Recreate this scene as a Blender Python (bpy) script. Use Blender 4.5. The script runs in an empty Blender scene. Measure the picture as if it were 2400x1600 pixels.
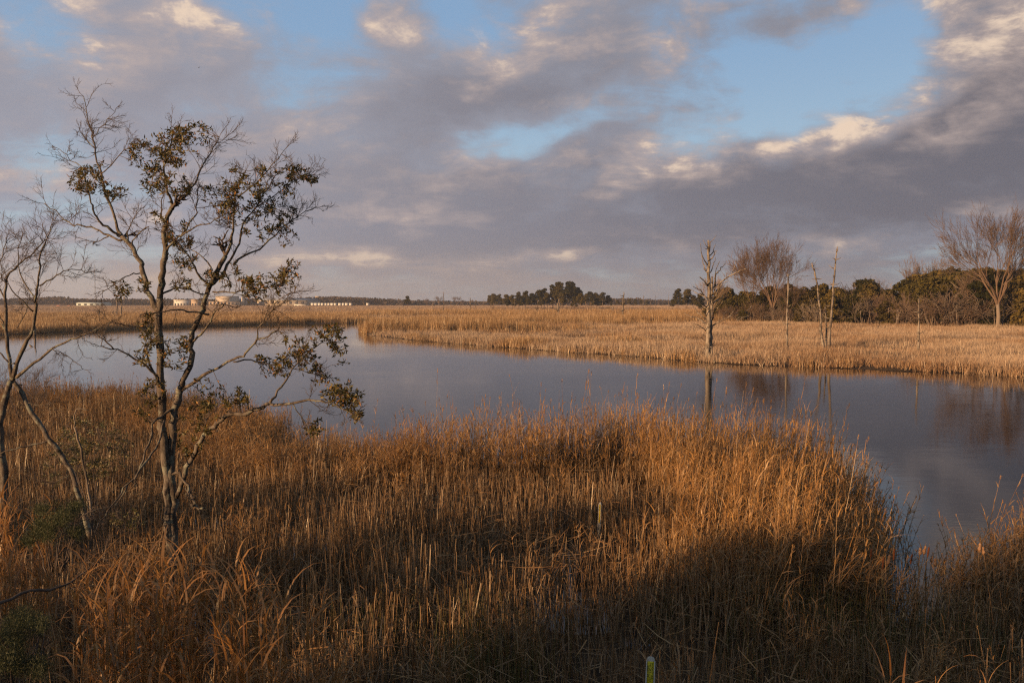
import bpy, math, random
import numpy as np
from mathutils import Vector, Matrix

R = math.radians
SC = bpy.context.scene
COL = SC.collection

# ------------------------------------------------------------------ camera
F = 1867.0                       # focal length in photo pixels (28 mm on a 2400 px wide frame)
CAM_H = 6.0
PITCH = math.atan((800 - 706) / F)
cam_data = bpy.data.cameras.new('camera')
cam = bpy.data.objects.new('camera', cam_data)
COL.objects.link(cam)
cam.location = (0, 0, CAM_H)
cam.rotation_euler = (R(90) - PITCH, 0, 0)
cam_data.sensor_width = 36
cam_data.lens = 36 * F / 2400
cam_data.clip_start = 0.05
cam_data.clip_end = 30000
SC.camera = cam

# ------------------------------------------------------------------ sun
SUN_AZ, SUN_EL = -128.0, 8.0     # degrees; azimuth from +Y (view direction), clockwise
SUN_STRENGTH = 5.0
sun_data = bpy.data.lights.new('sun', 'SUN')
sun_data.energy = SUN_STRENGTH
sun_data.angle = R(0.6)
sun_data.color = (1.0, 0.63, 0.34)
sun = bpy.data.objects.new('sun', sun_data)
COL.objects.link(sun)
sd = Vector((math.sin(R(SUN_AZ)) * math.cos(R(SUN_EL)), math.cos(R(SUN_AZ)) * math.cos(R(SUN_EL)), math.sin(R(SUN_EL))))
sun.rotation_euler = sd.to_track_quat('Z', 'Y').to_euler()
sun.location = sd * 200

# ------------------------------------------------------------------ render / exposure
SC.render.engine = 'CYCLES'
cy = SC.cycles
cy.max_bounces = 6
cy.diffuse_bounces = 3
cy.glossy_bounces = 3
cy.transmission_bounces = 3
cy.transparent_max_bounces = 6
cy.volume_bounces = 0
cy.caustics_reflective = False
cy.caustics_refractive = False
cy.use_denoising = False           # 128 samples are clean enough; denoising smears the reeds
cy.pixel_filter_type = 'BLACKMAN_HARRIS'
cy.filter_width = 1.25
cy.sample_clamp_indirect = 6
SC.view_settings.view_transform = 'Standard'
SC.view_settings.look = 'None'
SC.view_settings.exposure = 1.15
SC.view_settings.gamma = 1.0
SC.view_settings.use_curve_mapping = False

# ------------------------------------------------------------------ helpers: photo pixel -> place
cp, sp = math.cos(PITCH), math.sin(PITCH)
def ray(px, py):
    x = (px - 1200) / F
    v = (800 - py) / F
    return Vector((x, cp + v * sp, v * cp - sp))
def at(px, py, d):
    """point at depth y = d"""
    r = ray(px, py)
    k = d / r.y
    return Vector((r.x * k, d, CAM_H + r.z * k))
def ground(px, py, z=0.0):
    r = ray(px, py)
    k = (z - CAM_H) / r.z
    return (r.x * k, r.y * k)

# ------------------------------------------------------------------ world: Nishita sky with broken cloud
world = bpy.data.worlds.new('World')
SC.world = world
world.use_nodes = True
def srgb(r, g, b):
    f = lambda c: (c / 255 / 12.92) if c <= 10 else ((c / 255 + 0.055) / 1.055) ** 2.4
    return (f(r), f(g), f(b), 1.0)

class NT:
    def __init__(s, tree): s.t = tree
    def n(s, kind, **kw):
        nd = s.t.nodes.new(kind)
        for k, v in kw.items(): setattr(nd, k, v)
        return nd
    def link(s, a, b): s.t.links.new(a, b)
    def put(s, sock, v):
        if isinstance(v, bpy.types.NodeSocket): s.link(v, sock)
        elif v is not None: sock.default_value = v
    def math(s, op, a, b=None, c=None, clamp=False):
        nd = s.n('ShaderNodeMath', operation=op, use_clamp=clamp)
        for i, v in enumerate((a, b, c)):
            if v is not None: s.put(nd.inputs[i], v)
        return nd.outputs[0]
    def vmath(s, op, a, b=None, out=0):
        nd = s.n('ShaderNodeVectorMath', operation=op)
        s.put(nd.inputs[0], a)
        if b is not None: s.put(nd.inputs[1], b)
        return nd.outputs[out]
    def mix(s, f, a, b, blend='MIX', clamp=False):
        nd = s.n('ShaderNodeMix', data_type='RGBA', blend_type=blend, clamp_factor=True)
        s.put(nd.inputs[0], f); s.put(nd.inputs[6], a); s.put(nd.inputs[7], b)
        return nd.outputs[2]
    def smooth(s, v, lo, hi):
        nd = s.n('ShaderNodeMapRange', interpolation_type='SMOOTHSTEP')
        s.put(nd.inputs[0], v); s.put(nd.inputs[1], lo); s.put(nd.inputs[2], hi)
        return nd.outputs[0]
    def noise(s, vec, scale, detail=4, rough=0.55, lac=2.0, dist=0.0, dims='3D'):
        nd = s.n('ShaderNodeTexNoise', noise_dimensions=dims)
        if vec is not None: s.link(vec, nd.inputs['Vector'])
        nd.inputs['Scale'].default_value = scale
        nd.inputs['Detail'].default_value = detail
        nd.inputs['Roughness'].default_value = rough
        nd.inputs['Lacunarity'].default_value = lac
        nd.inputs['Distortion'].default_value = dist
        return nd.outputs[0]

def azel(px, py):
    r = ray(px, py).normalized()
    return math.atan2(r.x, r.y), math.asin(r.z)

# cloud banks and clear gaps as sky directions: centre, half sizes (photo px), tilt, weight
CLOUDS = [
    (300, 190, 640, 190, 4, .85), (0, 130, 110, 240, 0, .7), (40, 470, 190, 150, 0, .5),
    (1270, 190, 460, 230, 10, .7), (1000, 280, 400, 120, 8, .45), (1500, 200, 200, 190, 30, .35),
    (1830, 430, 1200, 160, 6, 1.5), (2420, 400, 420, 170, 8, .8), (850, 410, 520, 170, 8, .75), (2330, 80, 300, 220, 20, 1.2),
    (2300, 235, 420, 70, 20, .8), (2400, 300, 200, 90, 10, .5), (915, 60, 90, 80, 0, .8), (1850, 55, 220, 60, 0, .45),
    (560, 330, 460, 130, 0, .45), (960, 520, 420, 80, 4, .7), (1500, 560, 900, 60, 2, .5), (400, 75, 240, 110, 10, .6),
    (80, 70, 130, 110, 20, -1.2), (720, 70, 270, 150, -10, -1.05), (1040, 50, 120, 110, 0, -.7),
    (1930, 205, 360, 150, 14, -.95), (1690, 70, 150, 110, 0, -.55), (2050, 60, 110, 120, 0, -.5), (1600, 350, 300, 55, 14, -.75), (1330, 330, 230, 40, 12, -.5), (1850, 60, 200, 60, 0, .35),
    (630, 252, 240, 55, 8, -1.0), (790, 320, 220, 50, 6, -.8), (110, 375, 140, 110, 10, -1.0), (1230, 310, 280, 55, 15, -.9), (1090, 365, 200, 40, 10, -.6),
    (1190, 385, 170, 45, 12, -.5), (2190, 262, 190, 62, 22, -1.3), (2120, 150, 90, 120, 0, -.5), (1120, 140, 70, 90, 0, -.3), (1960, 560, 500, 25, 4, -.3),
]
LIT = [
    (2330, 90, 280, 150, 15, .95), (290, 85, 290, 80, 14, 1.0), (500, 30, 120, 60, 0, .6), (1190, 60, 170, 100, 10, .7), (1430, 140, 140, 140, 20, .5),
    (1850, 335, 440, 60, 12, .8), (1960, 295, 110, 34, 10, .8), (1560, 395, 200, 40, 8, .4), (2250, 320, 260, 60, 8, .5), (960, 500, 320, 60, 6, .5), (1130, 200, 50, 60, 0, .6),
    (905, 60, 80, 90, 0, .7), (1590, 100, 90, 90, 20, .6), (1050, 600, 560, 30, 1, .9), (700, 330, 220, 60, 5, .45), (1320, 588, 90, 26, 0, .5), (1995, 583, 44, 26, 0, .8),
    (1250, 430, 380, 60, 8, .25), (640, 420, 380, 120, 0, .3),
]
def blobs(T, vec, items):
    tot = None
    for (px, py, rx, ry, tilt, w) in items:
        a, e = azel(px, py)
        mp = T.n('ShaderNodeMapping', vector_type='TEXTURE')
        mp.inputs['Location'].default_value = (a, e, 0)
        mp.inputs['Rotation'].default_value = (0, 0, R(tilt))
        mp.inputs['Scale'].default_value = (1.3 * rx / F, 1.3 * ry / F, 1)
        T.link(vec, mp.inputs[0])
        gr = T.n('ShaderNodeTexGradient', gradient_type='SPHERICAL')
        T.link(mp.outputs[0], gr.inputs[0])
        tot = T.math('MULTIPLY_ADD', gr.outputs[1], w, tot if tot is not None else 0.0)
    return tot
g = bpy.data.node_groups.new('cloud_noise', 'ShaderNodeTree')
g.interface.new_socket('Dir', in_out='INPUT', socket_type='NodeSocketVector')
g.interface.new_socket('Cover', in_out='OUTPUT', socket_type='NodeSocketFloat')
G = NT(g)
gi = G.n('NodeGroupInput'); go = G.n('NodeGroupOutput')
sx = G.n('ShaderNodeSeparateXYZ'); G.link(gi.outputs[0], sx.inputs[0])
# clouds lie in a layer: project the direction on a plane overhead, so they flatten towards the horizon
zz = G.math('ADD', G.math('MAXIMUM', sx.outputs[2], 0.0), 0.20)
pv = G.n('ShaderNodeCombineXYZ')
G.link(G.math('DIVIDE', sx.outputs[0], zz), pv.inputs[0]); G.link(G.math('DIVIDE', sx.outputs[1], zz), pv.inputs[1])
rot = G.n('ShaderNodeMapping'); rot.inputs['Rotation'].default_value = (0, 0, R(-38)); rot.inputs['Scale'].default_value = (.85, 1.25, 1)
G.link(pv.outputs[0], rot.inputs[0])
n1 = G.noise(rot.outputs[0], 2.2, 8, .62, dist=.35, dims='2D')
puff = G.vmath('MULTIPLY', gi.outputs[0], (9, 9, 15))
n2 = G.noise(puff, 1.7, 8, .62, dist=.4)
G.link(G.math('ADD', G.math('MULTIPLY_ADD', n1, 1.7, -.85), G.math('MULTIPLY_ADD', n2, 1.5, -.75)), go.inputs[0])

W = NT(world.node_tree)
world.node_tree.nodes.clear()
out = W.n('ShaderNodeOutputWorld'); bg = W.n('ShaderNodeBackground')
bg.inputs[1].default_value = 0.1
W.link(bg.outputs[0], out.inputs[0])
sky = W.n('ShaderNodeTexSky', sky_type='NISHITA')
sky.sun_disc = False
sky.sun_elevation = R(SUN_EL)
sky.sun_rotation = R(SUN_AZ)
sky.air_density = 1.0; sky.dust_density = 1.0; sky.ozone_density = 2.0
tc = W.n('ShaderNodeTexCoord')
D = W.vmath('NORMALIZE', tc.outputs['Generated'])
sxyz = W.n('ShaderNodeSeparateXYZ'); W.link(D, sxyz.inputs[0])
AZ = W.math('ARCTAN2', sxyz.outputs[0], sxyz.outputs[1]); EL = W.math('ARCSINE', sxyz.outputs[2])
ae = W.n('ShaderNodeCombineXYZ'); W.link(AZ, ae.inputs[0]); W.link(EL, ae.inputs[1])
def cover(vec):
    nd = W.n('ShaderNodeGroup'); nd.node_tree = g
    W.link(vec, nd.inputs[0]); return nd.outputs[0]
nz0 = cover(D)
nz1 = cover(W.vmath('ADD', D, (-.016, 0, .03)))
wn = W.n('ShaderNodeTexNoise'); wn.inputs['Scale'].default_value = 7; wn.inputs['Detail'].default_value = 3
W.link(D, wn.inputs['Vector'])
wv = W.vmath('MULTIPLY', W.vmath('SUBTRACT', wn.outputs[1], (.5, .5, .5)), (.15, .085, 0))
wae = W.vmath('ADD', ae.outputs[0], wv)          # ragged bank edges
lay = blobs(W, wae, CLOUDS)
lb = blobs(W, wae, LIT)
c0 = W.math('ADD', W.math('ADD', nz0, lay), .06)
alpha = W.smooth(c0, -.36, .55)
slope = W.math('MULTIPLY', W.math('SUBTRACT', nz0, nz1), W.math('SUBTRACT', 1.0, W.math('MULTIPLY', W.smooth(lay, .6, 1.5), .6)))
thick = W.smooth(c0, .4, 1.5)
lit = W.math('ADD', W.math('MULTIPLY', slope, 1.3), W.math('MULTIPLY', lb, W.math('MULTIPLY_ADD', nz0, .9, .85)))
lit = W.math('SUBTRACT', lit, W.math('MULTIPLY', thick, .15))
lit = W.smooth(lit, -.12, 1.45)
def K(r, g_, b, k=4.5):
    c = srgb(r, g_, b); return (c[0] * k, c[1] * k, c[2] * k, 1)
side = W.smooth(AZ, R(-33), R(33))           # cloud deck is a little greyer towards the right
shade = W.mix(side, K(150, 149, 160), K(108, 107, 117))
shade = W.mix(W.smooth(c0, .3, 1.5), W.mix(.5, shade, K(160, 164, 178)), shade)
bright = W.mix(W.smooth(lit, .45, 1.0), K(198, 178, 170), K(234, 210, 188))
cloud = W.mix(lit, shade, bright)
clear = W.mix(.92, W.vmath('MULTIPLY', sky.outputs[0], (1.0, 1.0, 1.0)), W.mix(W.smooth(EL, .02, .36), K(178, 200, 212), K(134, 166, 201)))
skyc = W.mix(alpha, clear, cloud)
# murk near the horizon
hz = W.mix(side, K(164, 148, 140), K(112, 112, 120))
hzf = W.math('SUBTRACT', 1.0, W.smooth(EL, .006, .095))
skyc = W.mix(W.math('MULTIPLY', hzf, .82), skyc, hz)
# below the horizon: dim ground tone
skyc = W.mix(W.smooth(EL, -.03, 0.0), K(60, 48, 38), skyc)
W.link(skyc, bg.inputs[0])
try:
    world.cycles.sampling_method = 'MANUAL'
    world.cycles.sample_map_resolution = 512
except Exception:
    pass
#@@
# ------------------------------------------------------------------ mesh helpers
rng = np.random.default_rng(7)
random.seed(7)

class MB:
    """collects tubes, ribbons, leaves and boxes, then links them as one mesh object"""
    def __init__(s): s.v = []; s.f = []; s.n = 0
    def add(s, V, Fc):
        V = np.asarray(V, float).reshape(-1, 3)
        o = s.n
        s.v.append(V); s.n += len(V)
        s.f.extend([tuple(i + o for i in q) for q in Fc])
    def tube(s, P, Rd, sides=6, cap=True):
        P = [Vector(p) for p in P]
        m = len(P)
        if m < 2: return
        V = []
        prev = None
        for i in range(m):
            t = (P[min(i + 1, m - 1)] - P[max(i - 1, 0)])
            if t.length < 1e-9: t = Vector((0, 0, 1))
            t.normalize()
            if prev is None:
                a = Vector((1, 0, 0)) if abs(t.x) < .8 else Vector((0, 1, 0))
                u = t.cross(a).normalized()
            else:
                u = (prev - t * prev.dot(t))
                u = u.normalized() if u.length > 1e-6 else t.orthogonal().normalized()
            prev = u
            w = t.cross(u)
            r = Rd[i]
            for k in range(sides):
                an = 2 * math.pi * k / sides
                V.append(P[i] + (u * math.cos(an) + w * math.sin(an)) * r)
        Fc = []
        for i in range(m - 1):
            for k in range(sides):
                a = i * sides + k; b = i * sides + (k + 1) % sides
                Fc.append((a, b, b + sides, a + sides))
        if cap:
            Fc.append(tuple(range((m - 1) * sides, m * sides)))
            Fc.append(tuple(reversed(range(sides))))
        s.add([tuple(v) for v in V], Fc)
    def ribbon(s, P, Wd, side):
        """flat blade along P with half widths Wd, spread along 'side'"""
        V = []
        for p, w in zip(P, Wd):
            q = side * w
            V.append((p[0] - q[0], p[1] - q[1], p[2] - q[2])); V.append((p[0] + q[0], p[1] + q[1], p[2] + q[2]))
        s.add(V, [(2 * i, 2 * i + 1, 2 * i + 3, 2 * i + 2) for i in range(len(P) - 1)])
    def leaf(s, p, d, nrm, L, Wd):
        d = Vector(d).normalized(); sd_ = d.cross(Vector(nrm))
        if sd_.length < 1e-5: sd_ = d.orthogonal()
        sd_.normalize()
        n = sd_.cross(d)
        p = Vector(p)
        a = p; b = p + d * L * .5 + sd_ * Wd * .5 + n * L * .05; c = p + d * L - n * L * .08; e = p + d * L * .5 - sd_ * Wd * .5 + n * L * .05
        s.add([tuple(a), tuple(b), tuple(c), tuple(e)], [(0, 1, 2), (0, 2, 3)])
    def box(s, x0, x1, y0, y1, z0, z1):
        s.add([(x0, y0, z0), (x1, y0, z0), (x1, y1, z0), (x0, y1, z0), (x0, y0, z1), (x1, y0, z1), (x1, y1, z1), (x0, y1, z1)],
              [(3, 2, 1, 0), (4, 5, 6, 7), (0, 1, 5, 4), (1, 2, 6, 5), (2, 3, 7, 6), (3, 0, 4, 7)])
    def quads(s, C, U, Wv):
        """many free quads: centres C, half axes U and Wv, all (n,3) arrays"""
        n = len(C)
        V = np.stack([C - U - Wv, C + U - Wv, C + U + Wv, C - U + Wv], 1).reshape(-1, 3)
        o = s.n
        s.v.append(V); s.n += 4 * n
        s.f.extend([(o + 4 * i, o + 4 * i + 1, o + 4 * i + 2, o + 4 * i + 3) for i in range(n)])
    def mesh(s, name, material, smooth=False):
        me = bpy.data.meshes.new(name)
        if s.n:
            V = np.concatenate(s.v).astype(np.float32)
            me.vertices.add(len(V)); me.vertices.foreach_set('co', V.ravel())
            lt = np.array([len(q) for q in s.f], np.int32)
            li = np.fromiter((i for q in s.f for i in q), np.int32, int(lt.sum()))
            me.loops.add(len(li)); me.loops.foreach_set('vertex_index', li)
            me.polygons.add(len(lt))
            me.polygons.foreach_set('loop_start', np.concatenate([[0], np.cumsum(lt)[:-1]]).astype(np.int32))
            me.polygons.foreach_set('loop_total', lt)
            if smooth: me.polygons.foreach_set('use_smooth', np.ones(len(lt), bool))
            me.update(calc_edges=True)
        if material: me.materials.append(material)
        return me
    def build(s, name, material, parent=None, smooth=False, link=True):
        o = bpy.data.objects.new(name, s.mesh(name, material, smooth))
        if link: COL.objects.link(o)
        if parent is not None: o.parent = parent
        return o

def tag(o, label=None, cat=None, group=None, kind=None):
    if label: o['label'] = label
    if cat: o['category'] = cat
    if group: o['group'] = group
    if kind: o['kind'] = kind
    return o
def empty(name, loc, rz=0.0, label=None, cat=None, group=None):
    o = bpy.data.objects.new(name, None)
    COL.objects.link(o)
    o.empty_display_size = .2
    o.location = loc; o.rotation_euler = (0, 0, rz)
    return tag(o, label, cat, group)
def copy_tree(o, parent=None):
    c = o.copy(); COL.objects.link(c); c.parent = parent
    for ch in list(o.children): copy_tree(ch, c)
    return c

# ------------------------------------------------------------------ materials
def nodes_of(name):
    m = bpy.data.materials.new(name); m.use_nodes = True
    m.node_tree.nodes.clear()
    return m, NT(m.node_tree)
def finish(m, T, shader):
    o = T.n('ShaderNodeOutputMaterial'); T.link(shader, o.inputs[0]); return m
ALB = 0.8                        # overall reflectance trim
def c4(c): return (c[0] * ALB, c[1] * ALB, c[2] * ALB, 1.0)
def plain(name, a, b=None, scale=3.0, rough=.85, bump=0.0, detail=6, stretch=(1, 1, 1), metal=0.0, bscale=None):
    m, T = nodes_of(name)
    p = T.n('ShaderNodeBsdfPrincipled')
    tcn = T.n('ShaderNodeTexCoord')
    v = T.vmath('MULTIPLY', tcn.outputs['Object'], stretch)
    n = T.noise(v, scale, detail, .6)
    T.link(T.mix(T.smooth(n, .32, .68), c4(a), c4(b or a)), p.inputs['Base Color'])
    p.inputs['Roughness'].default_value = rough
    p.inputs['Metallic'].default_value = metal
    p.inputs['Specular IOR Level'].default_value = .25
    if bump:
        bn = T.n('ShaderNodeBump'); bn.inputs['Strength'].default_value = bump; bn.inputs['Distance'].default_value = .03
        T.link(T.noise(v, bscale or scale * 3, 5, .6), bn.inputs['Height']); T.link(bn.outputs[0], p.inputs['Normal'])
    return finish(m, T, p.outputs[0])
def blade(name, cols, patch=None, patch_scale=.06, trans=.3, patch_amt=.6):
    """dry grass: colour varies from plant to plant and in drifts over the marsh"""
    m, T = nodes_of(name)
    oi = T.n('ShaderNodeObjectInfo')
    geo = T.n('ShaderNodeNewGeometry')
    cr = T.n('ShaderNodeValToRGB')
    els = cr.color_ramp.elements
    els[0].color = c4(cols[0]); els[1].color = c4(cols[-1])
    for i, c in enumerate(cols[1:-1]):
        e = els.new((i + 1) / (len(cols) - 1)); e.color = c4(c)
    rnd = T.math('FRACT', T.math('ADD', oi.outputs['Random'], T.math('MULTIPLY', geo.outputs['Random Per Island'], .75)))
    T.link(rnd, cr.inputs[0])
    col = cr.outputs[0]
    if patch:
        n = T.noise(geo.outputs['Position'], patch_scale, 4, .6)
        col = T.mix(T.math('MULTIPLY', T.smooth(n, .42, .64), patch_amt), col, c4(patch))
    d = T.n('ShaderNodeBsdfDiffuse'); T.link(col, d.inputs[0]); d.inputs[1].default_value = .6
    t = T.n('ShaderNodeBsdfTranslucent'); T.link(col, t.inputs[0])
    gl = T.n('ShaderNodeBsdfGlossy'); gl.inputs['Roughness'].default_value = .45; gl.inputs[0].default_value = (.9, .85, .7, 1)
    mx = T.n('ShaderNodeMixShader'); mx.inputs[0].default_value = trans
    T.link(d.outputs[0], mx.inputs[1]); T.link(t.outputs[0], mx.inputs[2])
    m2 = T.n('ShaderNodeMixShader'); m2.inputs[0].default_value = .04
    T.link(mx.outputs[0], m2.inputs[1]); T.link(gl.outputs[0], m2.inputs[2])
    return finish(m, T, m2.outputs[0])
def foliage(name, a, b, c=None, trans=.25, scale=.5, gloss=.05):
    m, T = nodes_of(name)
    oi = T.n('ShaderNodeObjectInfo'); geo = T.n('ShaderNodeNewGeometry')
    n = T.noise(geo.outputs['Position'], scale, 3, .6)
    f = T.math('ADD', T.math('MULTIPLY', n, .7), T.math('ADD', T.math('MULTIPLY', geo.outputs['Random Per Island'], .35), T.math('MULTIPLY_ADD', oi.outputs['Random'], .5, -.25)))
    col = T.mix(T.smooth(f, .25, .8), c4(a), c4(b))
    if c: col = T.mix(T.smooth(geo.outputs['Random Per Island'], .88, .93), col, c4(c))
    d = T.n('ShaderNodeBsdfDiffuse'); T.link(col, d.inputs[0])
    t = T.n('ShaderNodeBsdfTranslucent'); T.link(col, t.inputs[0])
    gl = T.n('ShaderNodeBsdfGlossy'); gl.inputs['Roughness'].default_value = .55; gl.inputs[0].default_value = (.6, .6, .5, 1)
    mx = T.n('ShaderNodeMixShader'); mx.inputs[0].default_value = trans
    T.link(d.outputs[0], mx.inputs[1]); T.link(t.outputs[0], mx.inputs[2])
    m2 = T.n('ShaderNodeMixShader'); m2.inputs[0].default_value = gloss
    T.link(mx.outputs[0], m2.inputs[1]); T.link(gl.outputs[0], m2.inputs[2])
    return finish(m, T, m2.outputs[0])
def bark(name, dark, light, lichen, scale=9.0, lich=.5):
    m, T = nodes_of(name)
    p = T.n('ShaderNodeBsdfPrincipled'); p.inputs['Roughness'].default_value = .9
    p.inputs['Specular IOR Level'].default_value = .15
    geo = T.n('ShaderNodeNewGeometry')
    v = T.vmath('MULTIPLY', geo.outputs['Position'], (1, 1, .45))
    n = T.noise(v, scale, 6, .65)
    n2 = T.noise(geo.outputs['Position'], scale * .55, 5, .7)
    col = T.mix(T.smooth(n, .38, .62), c4(dark), c4(light))
    col = T.mix(T.math('MULTIPLY', T.smooth(n2, .53, .60), lich), col, c4(lichen))
    T.link(col, p.inputs['Base Color'])
    bn = T.n('ShaderNodeBump'); bn.inputs['Strength'].default_value = .6; bn.inputs['Distance'].default_value = .02
    T.link(T.noise(v, scale * 2.2, 5, .7), bn.inputs['Height']); T.link(bn.outputs[0], p.inputs['Normal'])
    return finish(m, T, p.outputs[0])

M = {}
M['reed'] = blade('dry_reed', [(.34, .165, .05), (.46, .25, .085), (.22, .10, .03), (.52, .32, .135), (.36, .18, .055)], (.18, .085, .028), .5, .3, .4)
M['short_reed'] = blade('weathered_reed', [(.23, .115, .042), (.36, .215, .10), (.12, .058, .022), (.44, .29, .155), (.18, .085, .03)], (.12, .062, .024), .35, .25, .5)
M['cane'] = blade('cane_leaf', [(.36, .155, .038), (.46, .235, .075), (.24, .10, .026), (.44, .25, .10)], None, trans=.35)
M['green_reed'] = blade('green_reed', [(.13, .11, .028), (.22, .15, .05), (.075, .085, .022), (.20, .13, .045)], None, trans=.3)
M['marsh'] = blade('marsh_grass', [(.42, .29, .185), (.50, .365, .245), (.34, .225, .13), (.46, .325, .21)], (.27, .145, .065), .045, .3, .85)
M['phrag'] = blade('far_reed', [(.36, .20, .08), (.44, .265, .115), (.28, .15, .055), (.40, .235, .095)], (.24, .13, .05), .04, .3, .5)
M['mud'] = plain('marsh_mud', (.055, .038, .022), (.12, .08, .045), .9, .95, .5)
M['bark'] = bark('lichened_bark', (.05, .037, .027), (.13, .105, .08), (.22, .23, .17), 9, .5)
M['twig'] = plain('twig_bark', (.05, .036, .027), (.10, .073, .055), 4, .9)
M['deadwood'] = bark('bleached_deadwood', (.10, .076, .054), (.25, .205, .155), (.035, .028, .022), 3.0, .85)
M['snag'] = bark('weathered_snag', (.07, .054, .04), (.20, .16, .12), (.04, .032, .026), 2.0, .6)
M['leaf'] = foliage('evergreen_leaf', (.06, .048, .010), (.21, .145, .030), (.32, .14, .028), .35, 1.2, .04)
M['myrtle'] = foliage('myrtle_leaf', (.04, .045, .011), (.12, .10, .025), (.22, .13, .03), .3, 2.0, .06)
M['feather'] = foliage('feathery_foliage', (.045, .05, .022), (.11, .105, .05), None, .3, 4.0, .02)
M['wood_dark'] = foliage('dark_evergreen', (.020, .021, .007), (.078, .060, .017), None, .15, .35, 0.0)
M['wood_olive'] = foliage('olive_foliage', (.05, .040, .013), (.14, .096, .028), None, .2, .35, 0.0)
M['bare'] = foliage('bare_twigs', (.12, .076, .050), (.21, .145, .098), None, .05, .2, .0)
M['bare_grey'] = foliage('grey_bare_twigs', (.13, .097, .070), (.22, .172, .128), None, .05, .2, .0)
M['pine'] = foliage('pine_needles', (.03, .029, .011), (.10, .075, .025), None, .12, .25, 0.0)
M['pine_bark'] = plain('pine_bark', (.12, .08, .055), (.22, .15, .10), 1.5, .95)
M['far_wood'] = foliage('far_winter_wood', (.055, .040, .028), (.10, .074, .046), None, .05, .02, .0)
#@@
# ------------------------------------------------------------------ shorelines (world metres)
NEAR_SHORE = [ground(*p) for p in [(-1500, 930), (-400, 935), (0, 943), (250, 948), (450, 968), (620, 1010), (740, 1060), (860, 1088), (1000, 1090), (1200, 1086), (1400, 1072),
              (1600, 1085), (1760, 1105), (1890, 1145), (1985, 1195), (2035, 1260), (2048, 1360), (2072, 1440), (2120, 1472), (2180, 1450), (2240, 1400), (2300, 1345), (2400, 1285), (2700, 1200), (3600, 1130)]]
FAR_SHORE = [ground(*p) for p in [(4200, 960), (2900, 905), (2400, 883), (2200, 873), (2050, 866), (1900, 860), (1760, 856), (1660, 850), (1600, 845), (1450, 833), (1330, 825),
             (1200, 816), (1100, 808), (1000, 800), (930, 793), (880, 787), (855, 782), (846, 776), (850, 771), (880, 767), (960, 763.5), (1080, 761.5), (1200, 760.5),
             (1150, 757.5), (1000, 756.5), (860, 757), (740, 758), (600, 761), (480, 764), (300, 771), (150, 778), (0, 785), (-300, 799), (-800, 825), (-1800, 880)]]
RIVER = np.array(NEAR_SHORE + FAR_SHORE)
def ell(px, py, hw, hd, n=14):
    cx, cy_ = ground(px, py)
    return np.array([(cx + hw * math.cos(2 * math.pi * k / n) * (1 + .2 * math.sin(3 * k)), cy_ + hd * math.sin(2 * math.pi * k / n)) for k in range(n)])
POOLS = [ell(200, 746, 21, 9), ell(280, 744, 10, 6), ell(690, 727, 55, 22), ell(890, 743, 9, 6), ell(1000, 739, 14, 6), ell(60, 727, 60, 20), ell(760, 736, 14, 5)]
def inside(poly, X, Y):
    r = np.zeros(X.shape, bool)
    n = len(poly)
    for i in range(n):
        x1, y1 = poly[i]; x2, y2 = poly[(i + 1) % n]
        c = ((y1 > Y) != (y2 > Y))
        with np.errstate(divide='ignore', invalid='ignore'):
            xi = (x2 - x1) * (Y - y1) / (y2 - y1 + 1e-12) + x1
        r ^= c & (X < xi)
    return r
def edge_dist(poly, X, Y):
    d = np.full(X.shape, 1e9)
    n = len(poly)
    for i in range(n):
        x1, y1 = poly[i]; x2, y2 = poly[(i + 1) % n]
        dx, dy = x2 - x1, y2 - y1
        t = np.clip(((X - x1) * dx + (Y - y1) * dy) / (dx * dx + dy * dy + 1e-12), 0, 1)
        d = np.minimum(d, np.hypot(X - x1 - t * dx, Y - y1 - t * dy))
    return d
def land_sd(X, Y):
    """signed distance to the water's edge, positive on land"""
    best = np.full(X.shape, 1e9)
    wet = np.zeros(X.shape, bool)
    for p in [RIVER] + POOLS:
        best = np.minimum(best, edge_dist(p, X, Y)); wet |= inside(p, X, Y)
    return np.where(wet, -best, best)
# smooth value noise in numpy, for heights and patchiness
_tab = rng.random((256, 256))
def vnoise(X, Y, s):
    x = X / s + 1000.37; y = Y / s + 1000.71
    xi = np.floor(x).astype(int); yi = np.floor(y).astype(int)
    fx = x - xi; fy = y - yi
    fx = fx * fx * (3 - 2 * fx); fy = fy * fy * (3 - 2 * fy)
    a = _tab[xi % 256, yi % 256]; b = _tab[(xi + 1) % 256, yi % 256]; c = _tab[xi % 256, (yi + 1) % 256]; d = _tab[(xi + 1) % 256, (yi + 1) % 256]
    return (a * (1 - fx) + b * fx) * (1 - fy) + (c * (1 - fx) + d * fx) * fy
def bank_h(X, Y):
    """the bluff the photographer stands on"""
    top = 1.9 + .4 * (vnoise(X, Y, 6) - .5)
    edge = 1.2 + 2.6 * np.clip((-X - 1) / 5, 0, 1)         # reaches further out on the left
    t = np.clip((Y - edge) / (4.6 + 2.2 * np.clip((-X - 1) / 5, 0, 1)), 0, 1)
    return top * (1 - t * t * (3 - 2 * t))
def ground_h(X, Y):
    sdv = land_sd(X, Y)
    r = np.hypot(X, Y)
    lumps = .10 * (vnoise(X, Y, 2.3) - .45) + .06 * (vnoise(X, Y, .9) - .5)
    base = np.where(r < 70, .03 + lumps, .16 + .15 * (vnoise(X, Y, 17) - .5))
    rise = np.clip((r - 1050) / 900, 0, 1) * 6.0
    h = np.where(sdv > 0, base * np.clip(sdv / .6, 0, 1) + rise, -np.minimum(.9, -sdv * .5) - .02)
    return np.maximum(h, np.where(Y < 25, bank_h(X, Y) - .05 + lumps * .3, -5))

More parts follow.
